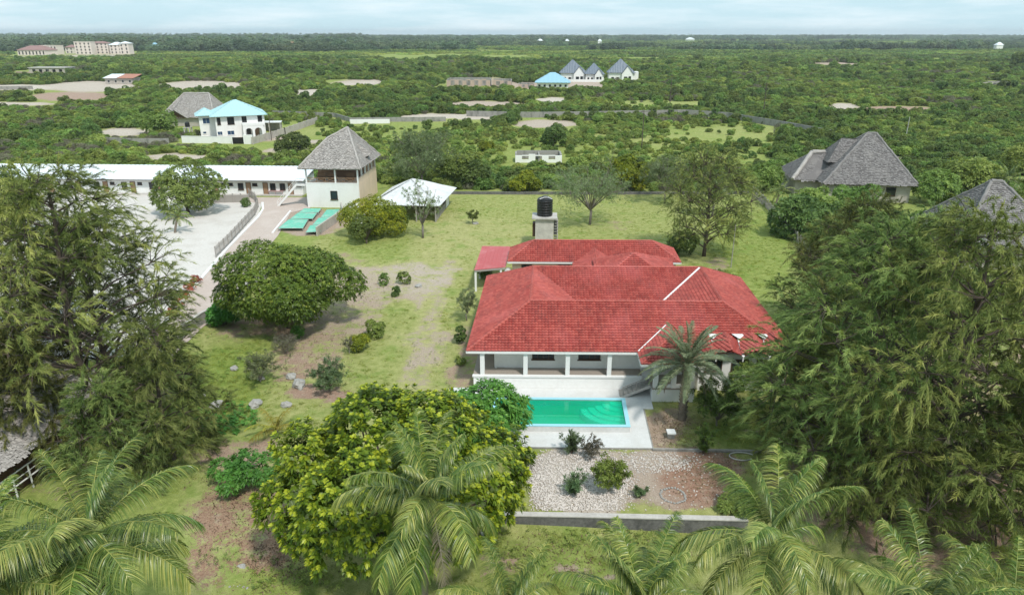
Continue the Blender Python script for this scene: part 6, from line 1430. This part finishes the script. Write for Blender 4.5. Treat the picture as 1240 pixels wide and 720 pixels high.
# ------------------------------------------------------------------ scrubland out to the horizon
def low_bush(seed, r, h, mat, n, leaf, lw, k=5, **kw):
    me, c = crown_mesh('scrub_bush', seed, (r, r, h * .6), mat, n=n, k=k, leaf=leaf, lw=lw, lobes=kw.pop('lobes', 9), lobe_r=kw.pop('lobe_r', .5), zlow=-.2, base=kw.pop('base', .45), **kw)
    me.transform(Matrix.Translation((0, 0, h * .35))); return me
BUSH = [low_bush(201, 1.7, 2.6, M['bush_a'], 230, .46, .22), low_bush(202, 1.5, 2.0, M['bush_b'], 220, .42, .20), low_bush(203, 1.9, 3.0, M['bush_c'], 250, .48, .22), low_bush(204, 1.4, 1.7, M['bush_d'], 240, .34, .08, gaps=.35),
        low_bush(205, 1.9, 2.2, M['bush_a'], 240, .40, .17, base=.6), low_bush(206, 1.3, 2.8, M['bush_b'], 190, .44, .2, base=.35)]
compound_ex = [(-400, 900), (-400, 214), (0, 213), (372, 218), (455, 222), (545, 231), (907, 231), (922, 240), (968, 292), (1000, 340), (1060, 500), (1300, 900)]
HOUSES = [(66.5, 139, 15), (57, 141, 9), (70, 100, 14), (-83, 223, 16), (-111, 253, 16), (22, 435, 19), (43, 504, 16), (58, 504, 12), (75, 504, 15), (-26, 441, 20), (-5, 441, 12), (-366, 590, 24), (-250, 470, 16), (6, 181, 8), (-69, 208, 9), (-75, 224, 14)]
WALLPX = [[(565, 141), (640, 142.5), (700, 142), (830, 139.5), (880, 143), (950, 155), (1008, 166)], [(330, 139), (405, 142), (424, 148), (540, 147)], [(306, 175), (345, 163), (384, 149)], [(221, 173), (305, 174.5)], [(120, 172), (205, 174)], [(622, 195), (682, 195)]]
def scatter_scrub(seed):
    rr = np.random.default_rng(seed); out = []
    bands = [(78, 135, 1.8, .74), (135, 200, 1.75, .74), (200, 330, 2.0, .80), (330, 520, 2.7, 1.05), (520, 820, 3.9, 1.45)]
    for y0, y1, st, sc in bands:
        ys = np.arange(y0, y1, st); xm = y1 * .80 + 12; xs = np.arange(-xm, xm, st); X, Y = np.meshgrid(xs, ys); X = X.ravel() + rr.uniform(-.55, .55, X.size) * st; Y = Y.ravel() + rr.uniform(-.55, .55, Y.size) * st
        keep = np.abs(X) < Y * .78 + 12
        cz = Y * CP + CAM_H * SP; px = CX + FPX * X / cz; py = CY + FPX * (-Y * SP + CAM_H * CP) / cz
        keep &= ~inpoly(px, py, compound_ex)
        for hx, hy, hr_ in HOUSES: keep &= ~((np.abs(X - hx) < hr_) & (Y < hy + hr_) & (Y > hy - hr_ - 1.2 * hy / 27))
        top_ = py - 1.5 * sc * FPX / cz
        for ln in WALLPX:
            yl = np.interp(px, [q[0] for q in ln], [q[1] for q in ln], left=-99, right=-99); keep &= ~((py > yl - 1) & (top_ < yl - .5) & (yl > 0) & (rr.random(len(X)) < .8))
        jx_ = (fbm(X * .05, Y * .05, 61) - .5) * 30; jy_ = (fbm(X * .05, Y * .05, 71) - .5) * 3
        for cx_, cy_, rx, ry, *_r in CLEAR: keep &= (np.hypot((px + jx_ - cx_) / (rx * .95), (py + jy_ - cy_) / ry) > 1) & (np.hypot((px + jx_ - cx_) / rx, (top_ + jy_ - cy_) / ry) > 1) & (np.hypot((px + jx_ - cx_) / rx, ((py + top_) / 2 + jy_ - cy_) / ry) > 1)
        for cx_, cy_, rx, ry in MEADOW: keep &= (np.hypot((px + jx_ - cx_) / rx, (py + jy_ - cy_) / ry) > 1) | (rr.random(len(X)) < .10)
        dens = fbm(X * .03, Y * .03, 81); opn = ((py > 150) & (py < 205) & (px > 540) & (px < 940)) | ((py > 148) & (py < 178) & (px > 300) & (px <= 540))      # more open, grassy ground behind the lawn
        keep &= rr.random(len(X)) < np.clip(np.where(opn, .40, .86) + (dens - .5) * np.where(opn, 1.8, 1.2), .05, .985)
        X, Y = X[keep], Y[keep]; s = sc * rr.uniform(.55, 1.35, len(X)) * (1 + .45 * (rr.random(len(X)) < .10))
        v = fbm(X * .022, Y * .022, 91) + rr.normal(0, .09, len(X)); u = rr.random(len(X))
        k = np.where(v < .40, np.where(u < .6, 2, 0), np.where(v < .52, np.where(u < .5, 0, 4), np.where(u < .5, 1, np.where(u < .75, 5, 4)))); k = np.where((fbm(X * .03, Y * .03, 97) > .60) & (u < .6), 3, k); k = np.where(u > .965, 3, k); o2 = opn[keep]; k = np.where(o2 & (k == 3), 1, k); s = np.where(o2, s * .8, s)
        out.append(np.stack([X, Y, s, k, rr.uniform(0, 6.283, len(X))], 1))
    return np.concatenate(out)
SB = scatter_scrub(301)
czs = SB[:, 1] * CP + CAM_H * SP; pxs = CX + FPX * SB[:, 0] / czs
vis = (np.abs(pxs - CX) < 615) & ~((pxs < 290) & (SB[:, 1] < 140)) & ~((pxs > 1000) & (SB[:, 1] < 118))
score = np.where(vis, SB[:, 2] / czs, 0); order = np.argsort(-score); top = order[:300]; rest = order[300:]
kinds = ['mid green rounded bush in the dense scrub beyond the compound', 'pale fresh green low bush in the scrub beyond the compound', 'dark dense bush in the scrub beyond the compound', 'dry grey brown bush in the scrub beyond the compound', 'broad mid green bush in the scrub beyond the compound', 'upright pale green bush in the scrub beyond the compound']
for i in top:
    X, Y, s, k, rz = SB[i]; o = link('scrub_bush', BUSH[int(k)], None, (X, Y, -.05), rz, (s, s, s * rng.uniform(.75, 1.15))); tag(o, kinds[int(k)], 'bush', ['mid green scrub bushes', 'pale scrub bushes', 'dark scrub bushes', 'dry scrub bushes', 'broad scrub bushes', 'upright scrub bushes'][int(k)])
def instance_stuff(name, pos, rot, scl, kidx, meshes, kind='stuff'):
    """one object: a cloud of points, each carrying one of the plant meshes (geometry nodes)"""
    me = bpy.data.meshes.new(name); n = len(pos); me.vertices.add(n); me.vertices.foreach_set('co', np.asarray(pos, np.float32).ravel())
    a = me.attributes.new('prot', 'FLOAT_VECTOR', 'POINT'); a.data.foreach_set('vector', np.asarray(rot, np.float32).ravel())
    a = me.attributes.new('pscl', 'FLOAT_VECTOR', 'POINT'); a.data.foreach_set('vector', np.asarray(scl, np.float32).ravel())
    a = me.attributes.new('pidx', 'INT', 'POINT'); a.data.foreach_set('value', np.asarray(kidx, np.int32))
    col = bpy.data.collections.new(name + '_kinds')
    for i, mm in enumerate(meshes): col.objects.link(bpy.data.objects.new('plant_kind_%02d_of_' % i + name, mm))
    ng = bpy.data.node_groups.new(name, 'GeometryNodeTree'); ng.interface.new_socket('Geometry', in_out='INPUT', socket_type='NodeSocketGeometry'); ng.interface.new_socket('Geometry', in_out='OUTPUT', socket_type='NodeSocketGeometry')
    gi, go = ng.nodes.new('NodeGroupInput'), ng.nodes.new('NodeGroupOutput'); ci = ng.nodes.new('GeometryNodeCollectionInfo'); ci.inputs['Collection'].default_value = col; ci.inputs['Separate Children'].default_value = True; ci.inputs['Reset Children'].default_value = True
    ip = ng.nodes.new('GeometryNodeInstanceOnPoints'); ip.inputs['Pick Instance'].default_value = True
    def na(nm, t): q = ng.nodes.new('GeometryNodeInputNamedAttribute'); q.data_type = t; q.inputs['Name'].default_value = nm; return [o_ for o_ in q.outputs if o_.enabled and o_.name == 'Attribute'][0]
    e2r = ng.nodes.new('FunctionNodeEulerToRotation')
    ng.links.new(gi.outputs[0], ip.inputs['Points']); ng.links.new(ci.outputs[0], ip.inputs['Instance']); ng.links.new(na('pidx', 'INT'), ip.inputs['Instance Index'])
    ng.links.new(na('prot', 'FLOAT_VECTOR'), e2r.inputs[0]); ng.links.new(e2r.outputs[0], ip.inputs['Rotation']); ng.links.new(na('pscl', 'FLOAT_VECTOR'), ip.inputs['Scale']); ng.links.new(ip.outputs[0], go.inputs[0])
    o = link(name, me); md = o.modifiers.new('plants', 'NODES'); md.node_group = ng; return tag(o, kind=kind)
r_ = SB[rest]; nn = len(r_)
instance_stuff('scrub', np.stack([r_[:, 0], r_[:, 1], np.full(nn, -.05)], 1), np.stack([np.zeros(nn), np.zeros(nn), r_[:, 4]], 1), np.stack([r_[:, 2], r_[:, 2], r_[:, 2] * rng.uniform(.75, 1.15, nn)], 1), r_[:, 3], BUSH)
# far scrub in patches, then the wood and palms of the horizon
def patch_mesh(seed, size, nb, mats_mix, rmin, rmax, leaf, nros):
    rr = np.random.default_rng(seed); C_, A_, tn = [], [], []
    for b in range(nb):
        c = np.array([rr.uniform(-.5, .5) * size, rr.uniform(-.5, .5) * size, 0]); r = rr.uniform(rmin, rmax); d = sphere_pts(nros, rr); d[:, 2] = np.abs(d[:, 2]); C_.append(c + d * r * np.array([1, 1, .85]) * rr.uniform(.7, 1.05, (nros, 1))); A_.append(unit(d + np.array([0, 0, .5]) + rr.normal(0, .3, d.shape))); tn.append(np.full(nros, rr.uniform(.15, .8)))
    C_, A_, tn = np.concatenate(C_), np.concatenate(A_), np.concatenate(tn); v, T, tt = rosettes(C_, A_, tn, 4, leaf, leaf * .55, 1.1, .3, rr)
    return fast_mesh('scrub_patch', v, T=T, tint=tt, mat=mats_mix)
PATCH = [patch_mesh(601, 26, 26, M['bush_a'], 1.6, 3.2, 1.5, 22), patch_mesh(602, 26, 24, M['bush_c'], 1.6, 3.6, 1.6, 22), patch_mesh(603, 26, 24, M['bush_b'], 1.4, 2.8, 1.4, 22)]
def wood_mesh(seed, palms):
    rr = np.random.default_rng(seed); C_, A_, tn = [], [], []
    for b in range(13):
        c = np.array([rr.uniform(-22, 22), rr.uniform(-22, 22), 0]); hh = rr.uniform(5, 10.5); r = rr.uniform(2.8, 5.0); n_ = 70; d = sphere_pts(n_, rr); C_.append(c + np.array([0, 0, hh - r * .6]) + d * r * np.array([1, 1, .9])); A_.append(unit(d + np.array([0, 0, .4]))); tn.append(np.full(n_, rr.uniform(.1, .7)))
        C_.append(c + rr.uniform(-3, 3, (20, 3)) * np.array([1, 1, 0]) + np.array([0, 0, 1.0]) * rr.uniform(.5, 4, (20, 1))); A_.append(unit(rr.normal(0, 1, (20, 3)))); tn.append(np.full(20, .2))
    C_, A_, tn = np.concatenate(C_), np.concatenate(A_), np.concatenate(tn); parts = [rosettes(C_, A_, tn, 4, 2.2, 1.2, 1.1, .3, rr)]
    for b in range(palms):
        c = np.array([rr.uniform(-22, 22), rr.uniform(-22, 22), rr.uniform(10, 14.5)]); k = 12; az = np.arange(k) * 2.4; D = unit(np.stack([np.cos(az), np.sin(az), rr.uniform(-.1, .9, k)], 1)); parts.append(strips(np.repeat(c[None], k, 0), D, np.full(k, 4.2), np.full(k, 1.1), np.full(k, .5), np.full(k, .5), rr)); parts.append(strips(c[None] * np.array([1, 1, 0]), np.array([[0, 0, 1.0]]), c[2:3], np.array([.7]), np.array([0.]), np.array([.2]), rr))
    v, T, tt = join(parts); return fast_mesh('wood_patch', v, T=T, tint=tt, mat=M['wood'])
WOOD = [wood_mesh(611, 2), wood_mesh(612, 4), wood_mesh(613, 1)]
rr = np.random.default_rng(621); P_, S_, K_, W_P, W_S, W_K = [], [], [], [], [], []
for y0, y1, st, sc in ((800, 1400, 24, 1.0), (1400, 2400, 34, 1.35), (2400, 5200, 62, 2.2)):
    ys = np.arange(y0, y1, st); xs = np.arange(-y1 * .78, y1 * .78, st); X, Y = np.meshgrid(xs, ys); X = X.ravel() + rr.uniform(-.5, .5, X.size) * st; Y = Y.ravel() + rr.uniform(-.5, .5, Y.size) * st; keep = np.abs(X) < Y * .77 + 30
    X, Y = X[keep], Y[keep]; cz = Y * CP + CAM_H * SP; px = CX + FPX * X / cz; py = CY + FPX * (-Y * SP + CAM_H * CP) / cz
    town = (np.abs(px - 90) < 80) & (py > 62) & (py < 69)
    # woods: a band on the left behind the town, thinning to the right
    wood = ((px < 430 + 60 * (fbm(X * .003, Y * .003, 5) - .5)) & (py < 63.5)) | ((px < 700) & (py < 56.5)) | (py < 48.5) | (fbm(X * .004, Y * .012, 15) > .66) & (py < 62)
    for hx, hy, hw_ in HUTS:
        g_ = G(hx, hy); town |= (np.abs(X - g_.x - hw_ / 2) < hw_ * .8 + 8) & (Y < g_.y + 25) & (Y > g_.y - 170)
    bare = (fbm(X * .006, Y * .010, 25) > .63) & ~wood
    a = ~wood & ~town & ~bare; P_.append(np.stack([X[a], Y[a]], 1)); S_.append(np.full(a.sum(), sc)); n_ = a.sum(); q = fbm(X[a] * .004, Y[a] * .008, 35); K_.append(np.where(q < .45, 1, np.where(q < .6, 0, 2)))
    b = wood & ~town & (rr.random(len(X)) < (.75 if st > 30 else .55)); W_P.append(np.stack([X[b], Y[b]], 1)); W_S.append(np.where(rr.random(b.sum()) < .12, 1.5, rr.uniform(.7, 1.15, b.sum())) * (1 if st < 60 else 1.2) * np.where(px[b] < 430, 1.15, .95)); W_K.append(np.where(px[b] < 430, rr.integers(0, 2, b.sum()), 2 * (rr.random(b.sum()) < .85)))
P_, S_, K_ = np.concatenate(P_), np.concatenate(S_), np.concatenate(K_); n = len(P_); z0 = np.zeros(n)
instance_stuff('far_scrub', np.stack([P_[:, 0], P_[:, 1], z0 - .1], 1), np.stack([z0, z0, rr.uniform(0, 6.28, n)], 1), np.stack([S_, S_, S_ ** .5 * rr.uniform(.8, 1.3, n)], 1), K_, PATCH)
W_P, W_S, W_K = np.concatenate(W_P), np.concatenate(W_S), np.concatenate(W_K); n = len(W_P); z0 = np.zeros(n)
instance_stuff('horizon_wood', np.stack([W_P[:, 0], W_P[:, 1], z0 - .1], 1), np.stack([z0, z0, rr.uniform(0, 6.28, n)], 1), np.stack([W_S * 1.2, W_S * 1.2, W_S], 1), W_K, WOOD)
# ------------------------------------------------------------------ grass of the lawn
def tuft(seed, h, n, r):
    rr = np.random.default_rng(seed); P0 = np.stack([rr.normal(0, r, n), rr.normal(0, r, n), np.zeros(n)], 1); D = unit(np.stack([rr.normal(0, .5, n), rr.normal(0, .5, n), np.ones(n)], 1)); v, T, tt = strips(P0, D, h * rr.uniform(.5, 1.2, n), np.full(n, .022), np.full(n, .35), np.clip(rr.normal(.5, .2, n), 0, 1), rr); return fast_mesh('tuft', v, T=T, tint=tt, mat=M['grass'])
TUFT = [tuft(1, .16, 34, .16), tuft(2, .26, 30, .14), tuft(3, .12, 40, .22)]
rr = np.random.default_rng(631); X = rr.uniform(-52, 52, 90000); Y = 22 + (135 - 22) * rr.random(90000) ** 1.15
iy = np.clip(np.searchsorted(gy, Y), 1, len(gy) - 1); ix = np.clip(np.searchsorted(gx, X), 1, len(gx) - 1); gi_ = iy * nxv + ix
dens = (A_grass[gi_] - .35) * 1.2 * np.where(Y < 60, 1.0, .55) * (1 - .88 * A_dry[gi_])
cz = Y * CP + CAM_H * SP; px = CX + FPX * X / cz; py = CY + FPX * (-Y * SP + CAM_H * CP) / cz
lu = (X - VA.x) / math.cos(_a); lw_ = Y - VA.y
keep = (rr.random(len(X)) < dens * (.35 + 1.3 * fbm(X * .35, Y * .35, 3))) & inside[gi_] & ~((lu > -2) & (lu < 30) & (lw_ > -10) & (lw_ < 33) & ~((lu > 16) & (lw_ < -1))) & (np.abs(px - CX) < 640)
X, Y = X[keep], Y[keep]; n = len(X); s = rr.uniform(.6, 1.35, n) * np.where(Y > 90, .8, 1)
instance_stuff('lawn_grass', np.stack([X, Y, ground_z(X, Y)], 1), np.stack([np.zeros(n), np.zeros(n), rr.uniform(0, 6.28, n)], 1), np.stack([s, s, s], 1), rr.integers(0, 3, n), TUFT)
print('STAT scrub', len(SB), 'far', len(P_), 'wood', len(W_P), 'grass', n)
# ------------------------------------------------------------------ air
m, nt, out = nodes_of('thin_haze'); pv = nt.nodes.new('ShaderNodeVolumePrincipled'); pv.inputs['Color'].default_value = (.88, .95, 1.0, 1); pv.inputs['Density'].default_value = .00010; pv.inputs['Anisotropy'].default_value = .2; nt.links.new(pv.outputs[0], out.inputs['Volume'])
hb = MB(); hb.box(-9000, 9000, -1200, 14000, -4, 60); hz_o = hb.build('haze', m); tag(hz_o, kind='stuff')
